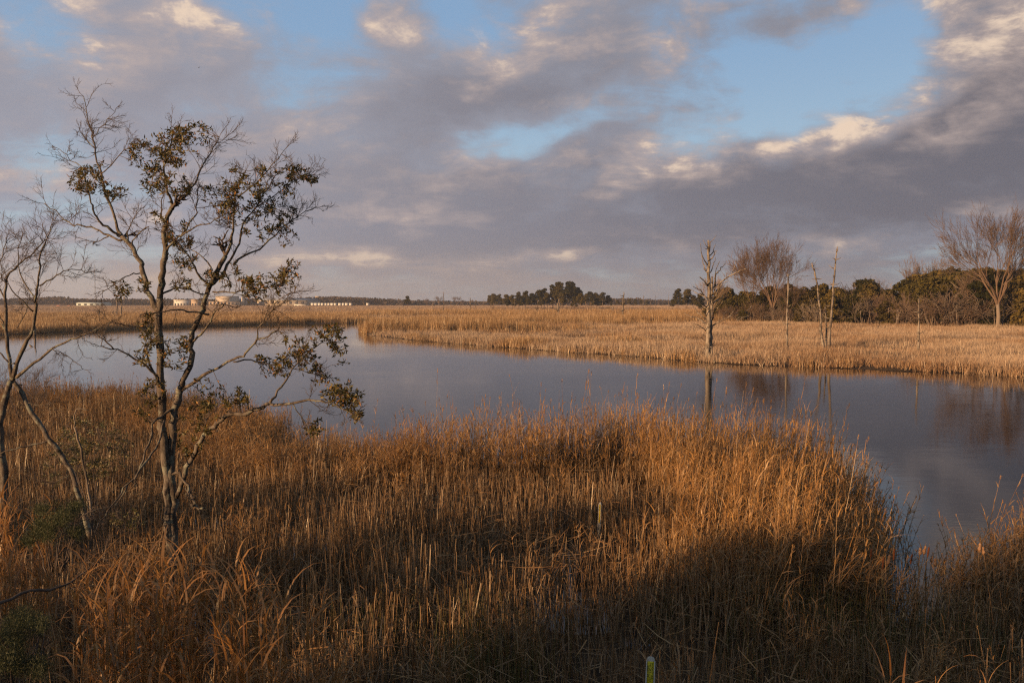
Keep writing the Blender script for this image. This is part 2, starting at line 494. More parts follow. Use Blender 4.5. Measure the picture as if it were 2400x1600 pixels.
# ground: one sheet, fine near the camera, out to the horizon
nr, na = 330, 400
rad = np.concatenate([[0.0], np.geomspace(1.2, 9000, nr - 1)])
ang = np.concatenate([np.linspace(-48, 48, na - 60), np.linspace(48, 312, 62)[1:-1]]) * math.pi / 180
RR, AA = np.meshgrid(rad, ang, indexing='ij')
GX = RR * np.sin(AA); GY = RR * np.cos(AA)
GZ = ground_h(GX.ravel(), GY.ravel()).reshape(GX.shape)
gm = MB()
idx = np.arange(nr * na).reshape(nr, na)
q = np.stack([idx[:-1, :], np.roll(idx, -1, 1)[:-1, :], np.roll(idx, -1, 1)[1:, :], idx[1:, :]], -1).reshape(-1, 4)[:, ::-1]
gm.v.append(np.stack([GX, GY, GZ], -1).reshape(-1, 3)); gm.n = nr * na; gm.f = [tuple(r_) for r_ in q.tolist()]
def ground_material():
    m, T = nodes_of('marsh_ground')
    p = T.n('ShaderNodeBsdfPrincipled'); p.inputs['Roughness'].default_value = .95; p.inputs['Specular IOR Level'].default_value = .1
    geo = T.n('ShaderNodeNewGeometry')
    sep = T.n('ShaderNodeSeparateXYZ'); T.link(geo.outputs['Position'], sep.inputs[0])
    n = T.noise(geo.outputs['Position'], 1.4, 7, .65)
    mud = T.mix(T.smooth(n, .35, .7), (.02, .013, .008, 1), (.07, .045, .024, 1))
    n2 = T.noise(T.vmath('MULTIPLY', geo.outputs['Position'], (1, .5, 1)), .03, 8, .7)
    straw = T.mix(T.smooth(n2, .35, .65), (.20, .11, .052, 1), (.32, .215, .125, 1))
    far = T.smooth(sep.outputs[1], 120, 330)                 # beyond this the grass is too fine to tell apart
    T.link(T.mix(far, mud, straw), p.inputs['Base Color'])
    bn = T.n('ShaderNodeBump'); bn.inputs['Strength'].default_value = .7; bn.inputs['Distance'].default_value = .08
    T.link(n, bn.inputs['Height']); T.link(bn.outputs[0], p.inputs['Normal'])
    return finish(m, T, p.outputs[0])
tag(gm.build('marsh_ground', ground_material(), smooth=True), kind='structure')

# water: one sheet at the tide line, faint wind ripple in drifts
def water_material():
    m, T = nodes_of('tidal_water')
    p = T.n('ShaderNodeBsdfPrincipled')
    p.inputs['Base Color'].default_value = (.012, .011, .009, 1)
    p.inputs['Roughness'].default_value = .045
    p.inputs['IOR'].default_value = 1.333
    geo = T.n('ShaderNodeNewGeometry')
    v = T.vmath('MULTIPLY', geo.outputs['Position'], (.55, 1.5, 1))
    drift = T.smooth(T.noise(T.vmath('MULTIPLY', geo.outputs['Position'], (.3, 1, 1)), .07, 4, .6), .35, .65)
    b1 = T.n('ShaderNodeBump'); b1.inputs['Distance'].default_value = .012
    T.link(T.math('MULTIPLY_ADD', drift, .30, .06), b1.inputs['Strength'])
    T.link(T.noise(v, 3.2, 4, .6), b1.inputs['Height'])
    b2 = T.n('ShaderNodeBump'); b2.inputs['Strength'].default_value = .16; b2.inputs['Distance'].default_value = .03
    T.link(T.noise(v, .55, 3, .5), b2.inputs['Height']); T.link(b1.outputs[0], b2.inputs['Normal'])
    T.link(b2.outputs[0], p.inputs['Normal'])
    return finish(m, T, p.outputs[0])
wm = MB()
wm.add([(-9000, -300, 0), (9000, -300, 0), (9000, 9000, 0), (-9000, 9000, 0)], [(0, 1, 2, 3)])
tag(wm.build('river_water', water_material()), kind='structure')
#@@
# ------------------------------------------------------------------ reeds and marsh grass (nobody could count them)
def V3(a): return np.array(a, float)
def unit(a):
    n = np.linalg.norm(a); return a / n if n > 1e-9 else a
def stem_curve(base, h, lean, lean_az, bend, n=5):
    """points of a stalk leaning by 'lean' and bowing further by 'bend'"""
    P = []; p = V3(base); d = lean
    for i in range(n + 1):
        P.append(p.copy())
        a = d + bend * (i / n) ** 1.6
        p = p + (h / n) * V3((math.sin(a) * math.cos(lean_az), math.sin(a) * math.sin(lean_az), math.cos(a)))
    return P
def blade_leaf(mb, p, az_, up, L, w, droop, n=4, twist=0.0):
    d = up
    P = [V3(p)]
    for i in range(n):
        a = d - droop * ((i + .5) / n) ** 1.3
        P.append(P[-1] + (L / n) * V3((math.cos(a) * math.cos(az_), math.cos(a) * math.sin(az_), math.sin(a))))
    sv = V3((-math.sin(az_ + twist), math.cos(az_ + twist), .25 * math.sin(3 * twist)))
    W_ = [w * .7, w, w * .85, w * .5, w * .08][:n + 1] if n == 4 else [w * (1 - i / n * .92) for i in range(n + 1)]
    mb.ribbon(P, W_, sv)
def stalk(mb, P, r):
    a = rng.uniform(0, math.pi)
    n = len(P)
    W_ = [r * (1 - .55 * i / (n - 1)) for i in range(n)]
    mb.ribbon(P, W_, V3((math.cos(a), math.sin(a), 0)))
    mb.ribbon(P, W_, V3((-math.sin(a), math.cos(a), 0)))
def plume(mb, p, d, L):
    for k in range(7):
        az_ = rng.uniform(0, 6.28)
        t = rng.uniform(0, .8)
        q = p + d * L * t
        e = unit(d * 1.2 + .55 * V3((math.cos(az_), math.sin(az_), .1)))
        l = L * (.5 - .3 * t)
        mb.ribbon([q, q + e * l * .6, q + e * l + V3((0, 0, -.1 * l))], [.004, .006, .001], V3((-math.sin(az_), math.cos(az_), 0)))
def clump_tall(h=2.2, n=9, spread=.34, leafy=7, plumes=.35, leanm=.10):
    mb = MB()
    for i in range(n):
        b = (rng.normal(0, spread), rng.normal(0, spread), -.1)
        hh = h * rng.uniform(.62, 1.12)
        P = stem_curve(b, hh, abs(rng.normal(0, leanm)), rng.uniform(0, 6.28), rng.uniform(0, .25), 5)
        stalk(mb, P, .0068)
        for k in range(leafy):
            t = rng.uniform(.25, .97)
            j = t * 5; a = int(min(j, 4)); p = P[a] + (P[a + 1] - P[a]) * (j - a)
            blade_leaf(mb, p, rng.uniform(0, 6.28), rng.uniform(.7, 1.45), rng.uniform(.24, .55), rng.uniform(.008, .015), rng.uniform(.2, 1.9), 3, rng.uniform(-.6, .6))
        if rng.random() < plumes:
            d = unit(P[-1] - P[-2]); P2 = [P[-1], P[-1] + d * .30]
            mb.ribbon(P2, [.0035, .002], V3((1, 0, 0))); mb.ribbon(P2, [.0035, .002], V3((0, 1, 0)))
            plume(mb, P[-1] + d * .14, d, rng.uniform(.18, .28))
    return mb
def clump_short(h=1.05, n=20, spread=.34, wide=.010, bent=.22):
    mb = MB()
    for i in range(n):
        b = V3((rng.normal(0, spread), rng.normal(0, spread), -.1))
        hh = h * rng.uniform(.45, 1.15)
        az_ = rng.uniform(0, 6.28)
        if rng.random() < bent:                                   # snapped blade
            P = stem_curve(b, hh * .7, rng.uniform(0, .25), az_, .1, 2)
            a2 = rng.uniform(0, 6.28)
            P.append(P[-1] + hh * .45 * V3((math.cos(a2), math.sin(a2), rng.uniform(-.8, .2))))
        else:
            P = stem_curve(b, hh, abs(rng.normal(0, .13)), az_, rng.uniform(-.1, .3), 3)
        w = wide * rng.uniform(.55, 1.3)
        m = len(P)
        fc = rng.uniform(0, 6.28)
        mb.ribbon(P, [w * (1 - .7 * i_ / (m - 1)) for i_ in range(m)], V3((math.cos(fc), math.sin(fc), 0)))
    return mb
def clump_far(h=1.1, n=26, spread=.5, wide=.022, lean=.22, droop=.5):
    mb = MB()
    for i in range(n):
        b = V3((rng.normal(0, spread), rng.normal(0, spread), -.1))
        P = stem_curve(b, h * rng.uniform(.5, 1.15), abs(rng.normal(0, lean)), rng.uniform(0, 6.28), rng.uniform(0, droop), 3)
        w = wide * rng.uniform(.5, 1.3)
        fc = rng.uniform(0, 6.28)
        mb.ribbon(P, [w, w * .9, w * .6, w * .12], V3((math.cos(fc), math.sin(fc), 0)))
    return mb

def scatter(name, label, variants, material, X, Y, S, H=None, lean=None, Z=None, cat='grass'):
    """one 'stuff' object: clump meshes instanced on points by geometry nodes"""
    src = bpy.data.collections.new(name + '_source')
    for i, mb in enumerate(variants):
        o = bpy.data.objects.new('%s_%02d' % (name, i), mb.mesh(name, material))
        src.objects.link(o)
    n = len(X)
    if Z is None: Z = ground_h(X, Y)
    me = bpy.data.meshes.new(name)
    me.vertices.add(n)
    me.vertices.foreach_set('co', np.stack([X, Y, Z], 1).astype(np.float32).ravel())
    rot = np.zeros((n, 3)); rot[:, 2] = rng.uniform(0, 6.283, n)
    rot[:, 0] = rng.normal(0, .05, n); rot[:, 1] = rng.normal(0, .05, n)
    if lean is not None: rot[:, 2] = rng.normal(0, .5, n); rot[:, 1] += lean         # leaning with the wind towards +x
    sc = np.stack([S, S, S if H is None else H], 1)
    for nm, ty, arr in (('rot', 'FLOAT_VECTOR', rot), ('scl', 'FLOAT_VECTOR', sc)):
        at_ = me.attributes.new(nm, ty, 'POINT'); at_.data.foreach_set('vector', arr.astype(np.float32).ravel())
    at_ = me.attributes.new('pick', 'INT', 'POINT'); at_.data.foreach_set('value', rng.integers(0, len(variants), n).astype(np.int32))
    me.update()
    o = bpy.data.objects.new(name, me); COL.objects.link(o)
    me.materials.append(material)
    t = bpy.data.node_groups.new(name, 'GeometryNodeTree')
    t.interface.new_socket('Geometry', in_out='INPUT', socket_type='NodeSocketGeometry')
    t.interface.new_socket('Geometry', in_out='OUTPUT', socket_type='NodeSocketGeometry')
    gi_ = t.nodes.new('NodeGroupInput'); go_ = t.nodes.new('NodeGroupOutput')
    ci = t.nodes.new('GeometryNodeCollectionInfo'); ci.inputs['Collection'].default_value = src
    ci.inputs['Separate Children'].default_value = True; ci.inputs['Reset Children'].default_value = True
    ip = t.nodes.new('GeometryNodeInstanceOnPoints')
    ip.inputs['Pick Instance'].default_value = True
    def na(nm, ty):
        nd = t.nodes.new('GeometryNodeInputNamedAttribute'); nd.data_type = ty; nd.inputs['Name'].default_value = nm; return nd.outputs[0]
    t.links.new(gi_.outputs[0], ip.inputs['Points'])
    t.links.new(ci.outputs[0], ip.inputs['Instance'])
    t.links.new(na('pick', 'INT'), ip.inputs['Instance Index'])
    e2r = t.nodes.new('FunctionNodeEulerToRotation')
    t.links.new(na('rot', 'FLOAT_VECTOR'), e2r.inputs[0]); t.links.new(e2r.outputs[0], ip.inputs['Rotation'])
    t.links.new(na('scl', 'FLOAT_VECTOR'), ip.inputs['Scale'])
    t.links.new(ip.outputs[0], go_.inputs[0])
    md = o.modifiers.new('scatter', 'NODES'); md.node_group = t
    tag(o, label, cat, kind='stuff')
    return o
def sample(x0, x1, y0, y1, dens):
    n = int((x1 - x0) * (y1 - y0) * dens)
    return rng.uniform(x0, x1, n), rng.uniform(y0, y1, n)
def in_view(X, Y, m=60):
    px = 1200 + F * X / np.maximum(Y, .1)
    return (px > -m - 120 * 15 / np.maximum(Y, 3)) & (px < 2400 + m + 120 * 15 / np.maximum(Y, 3)) & (Y > 3)

VT = [clump_tall(2.15) for _ in range(9)]
VS = [clump_short() for _ in range(8)]
VC = [clump_short(1.15, 12, .36, .0145, .30) for _ in range(7)]
def litter():
    mb = MB()
    for i in range(9):
        an = rng.uniform(0, 6.28); L = rng.uniform(.3, .8); b = V3((rng.normal(0, .4), rng.normal(0, .4), rng.uniform(.1, .75)))
        e = b + L * V3((math.cos(an), math.sin(an), rng.uniform(-.45, .35)))
        mb.ribbon([b, (b + e) / 2 + V3((0, 0, rng.uniform(-.03, .1))), e], [.009, .010, .003], V3((-math.sin(an), math.cos(an), rng.uniform(-.5, .5))))
    return mb
VL = [litter() for _ in range(5)]
VG = [clump_short(.95, 22, .3, .008, .12) for _ in range(5)]

# near marsh
X, Y = sample(-34, 22, 5.5, 52, 16)
k = in_view(X, Y); X, Y = X[k], Y[k]
k = (ground_h(X, Y) < 1.6) & ~((1200 + F * X / Y < 190) & (Y < 9.5)); X, Y = X[k], Y[k]
SD = land_sd(X, Y)
PX = 1200 + F * X / Y
PYG = 706 + F * CAM_H / Y                                       # photo row of the ground point
patchy = vnoise(X, Y, 3.5)
wet = ground_h(X, Y) < -.012
left = PX < 780
# tall reeds along the water's edge
edge = (SD > -.25) & (SD < np.where(left, 5.0, 3.4 + 2.0 * patchy)) & (PYG < 1480)
tall = edge & (rng.random(len(X)) < np.where(left, .20, .36) * np.clip(2.6 * (.5 * patchy + .5 * vnoise(X, Y, 1.1)) - .45, 0, 1.6))
notch = np.exp(-((PX - 1690) / 70) ** 2) * .55 + np.exp(-((PX - 800) / 90) ** 2) * .5          # thinner stretches
tall &= rng.random(len(X)) > notch
lean = np.interp(PX, [0, 1200, 1500, 1800, 2050, 2150], [.0, .02, .06, .14, .20, .03])
hh = np.interp(PX, [-200, 300, 700, 900, 1050, 1400, 1900, 2040, 2130, 2400], [.66, .62, .56, .60, .84, .98, .95, .60, .24, .50]) * rng.uniform(.75, 1.12, len(X)) * np.where(rng.random(len(X)) < .16, 1.30, 1.0)
scatter('tall_reed_bed', 'tall golden dry reeds fringing the near water edge', VT, M['reed'], X[tall], Y[tall], np.ones(tall.sum()), hh[tall], lean[tall])
VX = [clump_tall(2.75, 2, .25, 5, 1.0, .10) for _ in range(6)]
sp_ = (SD > -.3) & (SD < 4.5) & (PX > 780) & (rng.random(len(X)) < np.where((PX > 1950) & (PX < 2220), .006, .05))
scatter('plumed_reed', 'tall plumed reed stalks rising singly above the near reeds', VX, M['reed'], X[sp_], Y[sp_], np.ones(sp_.sum()), np.clip(hh[sp_] * rng.uniform(.85, 1.15, sp_.sum()), .45, 1.15), lean[sp_] * 1.4)
# shorter broken reeds filling the marsh
fill = (SD > .2) & ~wet & (PYG > 930)
dens = np.interp(Y, [6, 12, 16, 24, 40], [.42, .46, .52, .46, .36]) * np.clip(.45 + 1.0 * patchy, 0, 1)
low = fill & (rng.random(len(X)) < dens)
hs = np.interp(Y, [6, 11, 16, 24, 34, 48], [.95, .92, .95, .98, 1.05, 1.25]) * (.6 + .7 * vnoise(X, Y, 1.5)) * rng.uniform(.85, 1.15, len(X)) * np.where((PX > 2030) & (PX < 2260) & (Y > 12.5), .62, 1.0)
coarse = low & (rng.random(len(X)) < np.interp(Y, [8, 14, 22, 30], [.75, .6, .35, .2]))
fine_ = low & ~coarse
scatter('broken_reed_bed', 'weathered brown broken reeds filling the foreground marsh', VS, M['short_reed'], X[fine_], Y[fine_], np.ones(fine_.sum()) * 1.0, hs[fine_])
scatter('coarse_reed_bed', 'coarse broad bladed dry reeds in the near marsh', VC, M['short_reed'], X[coarse], Y[coarse], np.ones(coarse.sum()) * 1.0, hs[coarse] * 1.05)
li_ = fill & (rng.random(len(X)) < .09)
scatter('reed_litter', 'snapped and flattened reed stems lying among the near reeds', VL, M['reed'], X[li_], Y[li_], np.ones(li_.sum()), rng.uniform(.6, 1.3, li_.sum()))
st_ = fill & (rng.random(len(X)) < .022) & (Y > 10)
scatter('scattered_tall_reed', 'scattered taller reed stalks standing over the broken reeds', VT, M['reed'], X[st_], Y[st_], np.ones(st_.sum()) * .8, rng.uniform(.5, .72, st_.sum()))
wetr = (SD > .2) & wet & (rng.random(len(X)) < .22)
scatter('thin_reed_bed', 'thin dark reeds standing in the flooded hollows', [clump_short(.95, 9, .3, .006, .1) for _ in range(4)], M['short_reed'], X[wetr], Y[wetr], np.ones(wetr.sum()), hs[wetr])
gr = fill & (Y < 15) & (rng.random(len(X)) < .16 * np.clip(vnoise(X, Y, 2.5) * 2.2 - .6, 0, 1) * np.where(PX > 1000, 1.5, .6))
scatter('green_sedge', 'greenish sedge blades among the near reeds', VG, M['green_reed'], X[gr], Y[gr], np.ones(gr.sum()), rng.uniform(.75, 1.15, gr.sum()))
# dark reeds right of the main bed, at the inlet
# far marsh in three distances
VF = [clump_far(1.15, 30, .5, .020) for _ in range(6)]
VP = [clump_far(2.5, 26, .45, .022, .07, .25) for _ in range(6)]
def far_marsh(y0, y1, dens, S):
    w = y1 * .72
    X, Y = sample(-w, w, y0, y1, dens)
    k = in_view(X, Y, 30); X, Y = X[k], Y[k]
    SD = land_sd(X, Y); k = SD > .1
    return X[k], Y[k], SD[k]
TALL_ZONES = [  # taller, redder reed stands beyond the river: centre px/row, half sizes in metres
    ((960, 778), 30, 11), ((1130, 765), 34, 9), ((1340, 760), 50, 7), ((1520, 757), 60, 8), ((1060, 742), 60, 12), ((1530, 744), 70, 12), ((1250, 736), 90, 12), ((700, 742), 80, 16), ((330, 752), 60, 14),
    ((1650, 742), 50, 20), ((1230, 814), 3.0, 3.0), ((480, 758), 40, 14), ((100, 764), 34, 14), ((1450, 812), 4, 1.5)]
def tallness(X, Y):
    f = np.zeros(X.shape)
    for (p, a, b) in TALL_ZONES:
        cx, cy_ = ground(*p)
        f = np.maximum(f, np.clip(1.45 - np.hypot((X - cx) / a, (Y - cy_) / b), 0, 1))
    return np.clip(f * 1.6 * (.55 + .9 * vnoise(X, Y, 9)), 0, 1)
SX, SY, SS_, SH = [], [], [], []
TX, TY, TS, TH = [], [], [], []
for (y0, y1, dens, S) in ((54, 130, 2.4, 1.0), (130, 230, 1.1, 1.25), (230, 420, .28, 2.0), (420, 1050, .05, 4.0)):
    X, Y, SD = far_marsh(y0, y1, dens, S)
    tf = tallness(X, Y)
    px = 1200 + F * X / Y
    # the right-hand bank edge and the middle stretch carry taller reeds
    edge = np.clip(1 - SD / 2.2, 0, 1) * np.clip(vnoise(X, Y, 6) * 2.4 - .7, 0, 1) * (Y < 130)
    tf = np.maximum(tf, edge * .8)
    leftb = (px < 860) & (Y > 135) & (Y < 330)
    tf = np.where(leftb, np.maximum(tf, .8), tf)
    # bare wet streaks and flattened hollows
    gap = (vnoise(X * .35, Y, 5.5) > .80) & (Y < 330) | ((vnoise(X * .5, Y, 2.2) > .86) & (Y < 150))
    cx1, cy1 = ground(1000, 784)
    gap &= SD > 3.0
    gap |= (np.abs(Y - (cy1 + (X - cx1) * -.02)) < 2.2) & (X > cx1 - 12) & (X < cx1 + 22)     # grass left out for a dark strip like the tall stand's shadowed base
    keep_ = ~gap; X, Y, SD, tf, px, leftb = X[keep_], Y[keep_], SD[keep_], tf[keep_], px[keep_], leftb[keep_]
    tl = rng.random(len(X)) < tf
    hz_ = np.clip(((.45 + .85 * vnoise(X, Y, 7)) * (.8 + .4 * vnoise(X, Y, 2.5)) + .25 * (vnoise(X, Y, 1.6) - .5)), .4, 1.4)
    hz_ *= 1 - .45 * np.clip(1 - SD / 2.5, 0, 1) * rng.random(len(X))
    s_ = ~tl
    SX.append(X[s_]); SY.append(Y[s_]); SS_.append(np.full(s_.sum(), S)); SH.append(hz_[s_] * rng.uniform(.85, 1.15, s_.sum()))
    TX.append(X[tl]); TY.append(Y[tl]); TS.append(np.full(tl.sum(), S))
    TH.append((.45 + .6 * np.clip(tf[tl], 0, 1)) * rng.uniform(.8, 1.1, tl.sum()) * np.where((Y[tl] < 130), .62, np.where(leftb[tl], .75, 1.0)))
cat_ = np.concatenate
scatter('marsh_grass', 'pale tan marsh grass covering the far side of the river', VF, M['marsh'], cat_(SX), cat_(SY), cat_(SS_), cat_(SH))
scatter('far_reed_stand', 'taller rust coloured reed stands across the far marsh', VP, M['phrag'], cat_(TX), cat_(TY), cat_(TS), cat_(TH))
print('COUNTS', tall.sum(), low.sum(), wetr.sum(), gr.sum(), sum(map(len, SX)), sum(map(len, TX)))
#@@
# ------------------------------------------------------------------ traced trees: limbs drawn as photo points, given their own depth
def jitter_curve(P, amp, sub=3):
    """Catmull-Rom through P with small kinks, so limbs are not smooth pipes"""
    P = [Vector(p) for p in P]
    out_ = []
    n = len(P)
    for i in range(n - 1):
        p0 = P[max(i - 1, 0)]; p1 = P[i]; p2 = P[i + 1]; p3 = P[min(i + 2, n - 1)]
        for k in range(sub):
            t = k / sub
            q_ = .5 * ((2 * p1) + (p2 - p0) * t + (2 * p0 - 5 * p1 + 4 * p2 - p3) * t * t + (3 * p1 - p0 - 3 * p2 + p3) * t ** 3)
            if k or i: q_ = q_ + Vector(rng.normal(0, amp, 3))
            out_.append(q_)
    out_.append(P[-1])
    return out_
def rand_dir(): 
    v = Vector(rng.normal(0, 1, 3)); return v.normalized()
def twig_fan(mb, p, d, L, r, level, up=.10, spread=.85, tips=None):
    """a thin branchlet that forks again"""
    n = 4 if level > 0 else 3
    P = [Vector(p)]; d = Vector(d).normalized()
    kids = []
    for i in range(n):
        d = (d + Vector(rng.normal(0, .16, 3)) + Vector((0, 0, up * .35))).normalized()
        P.append(P[-1] + d * L / n)
        if level > 0 and i >= 0:
            for _ in range(1 if rng.random() < .8 else 2): kids.append((P[-1].copy(), d.copy(), i))
    mb.tube(P, [r * (1 - .6 * i / n) for i in range(n + 1)], 3, cap=False)
    if level > 0:
        for (q_, dd, i) in kids:
            nd = (dd + rand_dir() * spread).normalized()
            twig_fan(mb, q_, nd, L * rng.uniform(.35, .62), max(r * .62, .0028), level - 1, up, spread, tips)
    elif tips is not None: tips.append((P[-1], d))

class TracedTree:
    def __init__(s, d0): s.d0 = d0; s.nodes = []; s.limb = MB(); s.twigs = MB(); s.leaves = MB()
    def near(s, px, py):
        if not s.nodes: return s.d0, Vector((0, 0, 0))
        j = min(range(len(s.nodes)), key=lambda i: (s.nodes[i][0] - px) ** 2 + (s.nodes[i][1] - py) ** 2)
        return s.nodes[j][2], s.nodes[j][3]
    def stem(s, pts, r0, r1, k=0.0, sides=7, twig=0, twl=.5, start=.35, level=2, up=.15, rough=.012, spread=.75):
        """pts in photo pixels; k = metres of depth drift per 100 px of length"""
        d, _ = s.near(*pts[0]); W3 = []; cum = 0.0; last = pts[0]
        px_of = []
        for p in pts:
            cum += math.hypot(p[0] - last[0], p[1] - last[1]); last = p
            dd = d + k * cum / 100
            W3.append(at(p[0], p[1], dd)); px_of.append((p[0], p[1], dd))
        C = jitter_curve(W3, rough)
        m = len(C)
        Rd = [r0 + (r1 - r0) * (i / (m - 1)) ** .85 for i in range(m)]
        Rd = [.88 * r * rng.uniform(.9, 1.14) for r in Rd]
        s.limb.tube(C, Rd, sides)
        for i, q_ in enumerate(C):
            t = i / (m - 1) * (len(px_of) - 1); a = min(int(t), len(px_of) - 2); u = t - a
            s.nodes.append((px_of[a][0] * (1 - u) + px_of[a + 1][0] * u, px_of[a][1] * (1 - u) + px_of[a + 1][1] * u, q_.y, q_))
        # knobs of lichen and broken stubs
        for i in range(1, m - 1):
            if rng.random() < .16 and r0 > .02:
                dv = rand_dir(); s.limb.tube([C[i], C[i] + dv * rng.uniform(.04, .11)], [Rd[i] * .6, Rd[i] * .25], 4)
        for _ in range(twig):
            t = start + (1 - start) * rng.random() ** .8
            j = min(int(t * (m - 1)), m - 2)
            tan = (C[j + 1] - C[j]).normalized()
            dv = (tan * .75 + rand_dir() * .95 + Vector((0, 0, .1))).normalized()
            twig_fan(s.twigs, C[j], dv, twl * rng.uniform(.5, 1.05), .0062, level, up, spread)
        if twig:                                                    # the limb's own tip keeps on dividing
            tan = (C[-1] - C[-3]).normalized()
            for _ in range(2): twig_fan(s.twigs, C[-1], (tan * .6 + rand_dir() * .8).normalized(), twl * .55, max(r1 * .8, .005), level, up, spread)
    def spray(s, px, py, rx, ry, n, leaves=13, L=.095, wd=.032, droop=0.0, dspread=.5):
        """leafy twigs filling an area of the crown"""
        for _ in range(n):
            a = rng.uniform(0, 6.283); q_ = rng.random() ** .5
            x = px + rx * q_ * math.cos(a); y = py + ry * q_ * math.sin(a)
            d, root = s.near(x, y)
            end = at(x, y, d + rng.normal(0, dspread))
            v = end - root
            if v.length > 1.6: root = end - v.normalized() * 1.6; 
            mid = (root + end) * .5 + Vector(rng.normal(0, .05, 3)) + Vector((0, 0, .04))
            s.twigs.tube([root, mid, end], [.006, .0045, .003], 3, cap=False)
            for k in range(leaves):
                t = .35 + .65 * rng.random() ** .7
                p = (root.lerp(mid, t * 2) if t < .5 else mid.lerp(end, t * 2 - 1)) + Vector(rng.normal(0, .018, 3))
                dv = ((end - mid).normalized() * .55 + rand_dir() + Vector((0, 0, .15 - droop))).normalized()
                s.leaves.leaf(p, dv, rand_dir(), L * rng.uniform(.6, 1.2), wd * rng.uniform(.7, 1.15))
    def finish(s, name, label, base, leafmat=None, barkmat=None, cat='tree'):
        root = empty(name, base, 0, label, cat)
        b = Vector(base)
        for mb, nm, mt in ((s.limb, 'trunk', barkmat or M['bark']), (s.twigs, 'twigs', M['twig']), (s.leaves, 'foliage', leafmat or M['leaf'])):
            if mb.n == 0: continue
            mb.v = [v - np.array(b) for v in mb.v]
            o = mb.build(nm, mt, root, smooth=(nm == 'trunk'))
            if nm != 'trunk': o['kind'] = 'stuff'
        return root

# the foreground tree
DT = 14.0
t = TracedTree(DT)
S = t.stem
S([(403, 1330), (398, 1262), (393, 1150), (388, 1080), (382, 1000), (378, 900), (373, 800), (371, 729)], .088, .070, 0, 9)
S([(371, 729), (374, 710), (377, 666), (383, 625), (386, 592), (386, 562), (388, 533), (394, 507), (403, 488)], .066, .046, 0, 8, 2, .5)
S([(412, 1330), (407, 1251), (407, 1179), (402, 1113), (399, 1070), (403, 1009), (409, 968), (415, 936), (424, 907)], .085, .068, .02, 9)
S([(424, 907), (429, 892), (444, 863), (449, 840), (449, 803), (457, 766), (473, 733), (477, 714), (492, 670), (510, 633), (529, 599)], .062, .042, .06, 8, 3, .5, .5)
# left crown
S([(371, 729), (346, 677), (333, 625), (325, 607), (307, 573), (285, 555)], .056, .042, .35, 7, 3, .5)
S([(285, 555), (274, 533), (264, 492), (244, 444), (237, 407), (226, 363), (218, 322), (209, 292), (202, 255), (196, 226)], .036, .007, .25, 6, 12, .55, .3, 2, .2)
S([(285, 555), (259, 538), (237, 522), (222, 500), (213, 474), (207, 451)], .030, .012, -.4, 6, 4, .4)
S([(285, 563), (255, 552), (222, 537), (192, 529), (163, 522), (129, 496), (104, 477)], .026, .007, .5, 6, 10, .5, .25, 2, .25)
S([(255, 553), (236, 562), (218, 570)], .014, .008, .3, 5, 2, .3)
S([(309, 575), (325, 548), (349, 531)], .018, .008, -.6, 5, 4, .4)
S([(300, 565), (301, 533), (318, 507)], .016, .007, -.9, 5, 5, .45)
S([(237, 407), (259, 389), (292, 355), (314, 337)], .014, .006, -.5, 5, 7, .4, .2)
S([(237, 415), (205, 400), (165, 375), (140, 350)], .013, .006, .6, 5, 7, .4, .2)
S([(222, 348), (200, 322), (185, 307)], .010, .005, .3, 5, 4, .3)
S([(218, 322), (245, 290), (270, 262)], .010, .005, -.4, 5, 6, .35)
S([(329, 640), (303, 644), (281, 659), (240, 684)], .014, .005, -.5, 5, 5, .35)
# middle crown
S([(403, 488), (418, 474), (440, 451), (462, 422), (477, 385), (499, 348), (514, 322)], .032, .007, .35, 6, 12, .5, .25, 2, .25)
S([(403, 488), (399, 466), (392, 450), (389, 430), (385, 400), (390, 370), (400, 340), (405, 310), (408, 300)], .030, .007, -.3, 6, 7, .4, .3)
S([(386, 592), (403, 573), (425, 551), (455, 533), (481, 525), (514, 511)], .026, .008, -.5, 6, 6, .45)
S([(425, 551), (444, 525), (459, 496), (464, 459), (468, 433)], .020, .007, .4, 5, 6, .45)
S([(388, 520), (379, 511), (377, 477), (385, 455)], .018, .008, .4, 5, 3, .35)
S([(378, 690), (407, 677), (444, 679), (480, 690)], .022, .014, .3, 6, 3, .4)
# right crown
S([(492, 670), (518, 644), (540, 610), (562, 570), (570, 525), (599, 485), (629, 437), (651, 407)], .032, .007, .3, 6, 14, .5, .3, 2, .25)
S([(529, 599), (544, 555), (548, 500), (556, 440), (575, 400)], .032, .007, -.4, 6, 12, .5, .3)
S([(556, 460), (600, 430), (640, 385), (668, 350)], .016, .005, -.2, 5, 9, .45, .25)
S([(547, 620), (570, 600), (607, 585), (644, 551), (677, 522), (703, 503), (740, 485)], .026, .006, .4, 6, 13, .5, .3, 2, .2)
S([(599, 485), (640, 460), (690, 425), (735, 410)], .014, .005, .4, 5, 8, .4, .3)
S([(492, 670), (462, 640), (440, 600), (418, 570)], .026, .010, -.3, 6, 7, .5)
S([(497, 647), (488, 614), (455, 588), (440, 575)], .018, .007, .5, 5, 7, .45)
S([(499, 684), (536, 684), (573, 681), (610, 677), (660, 668)], .020, .006, -.5, 5, 8, .45, .25)
S([(490, 737), (455, 730), (414, 727), (370, 733), (329, 736)], .020, .008, -.4, 6, 5, .4, .4)
S([(449, 803), (470, 783), (490, 760), (500, 735), (525, 713)], .026, .014, -.4, 6, 4, .4)
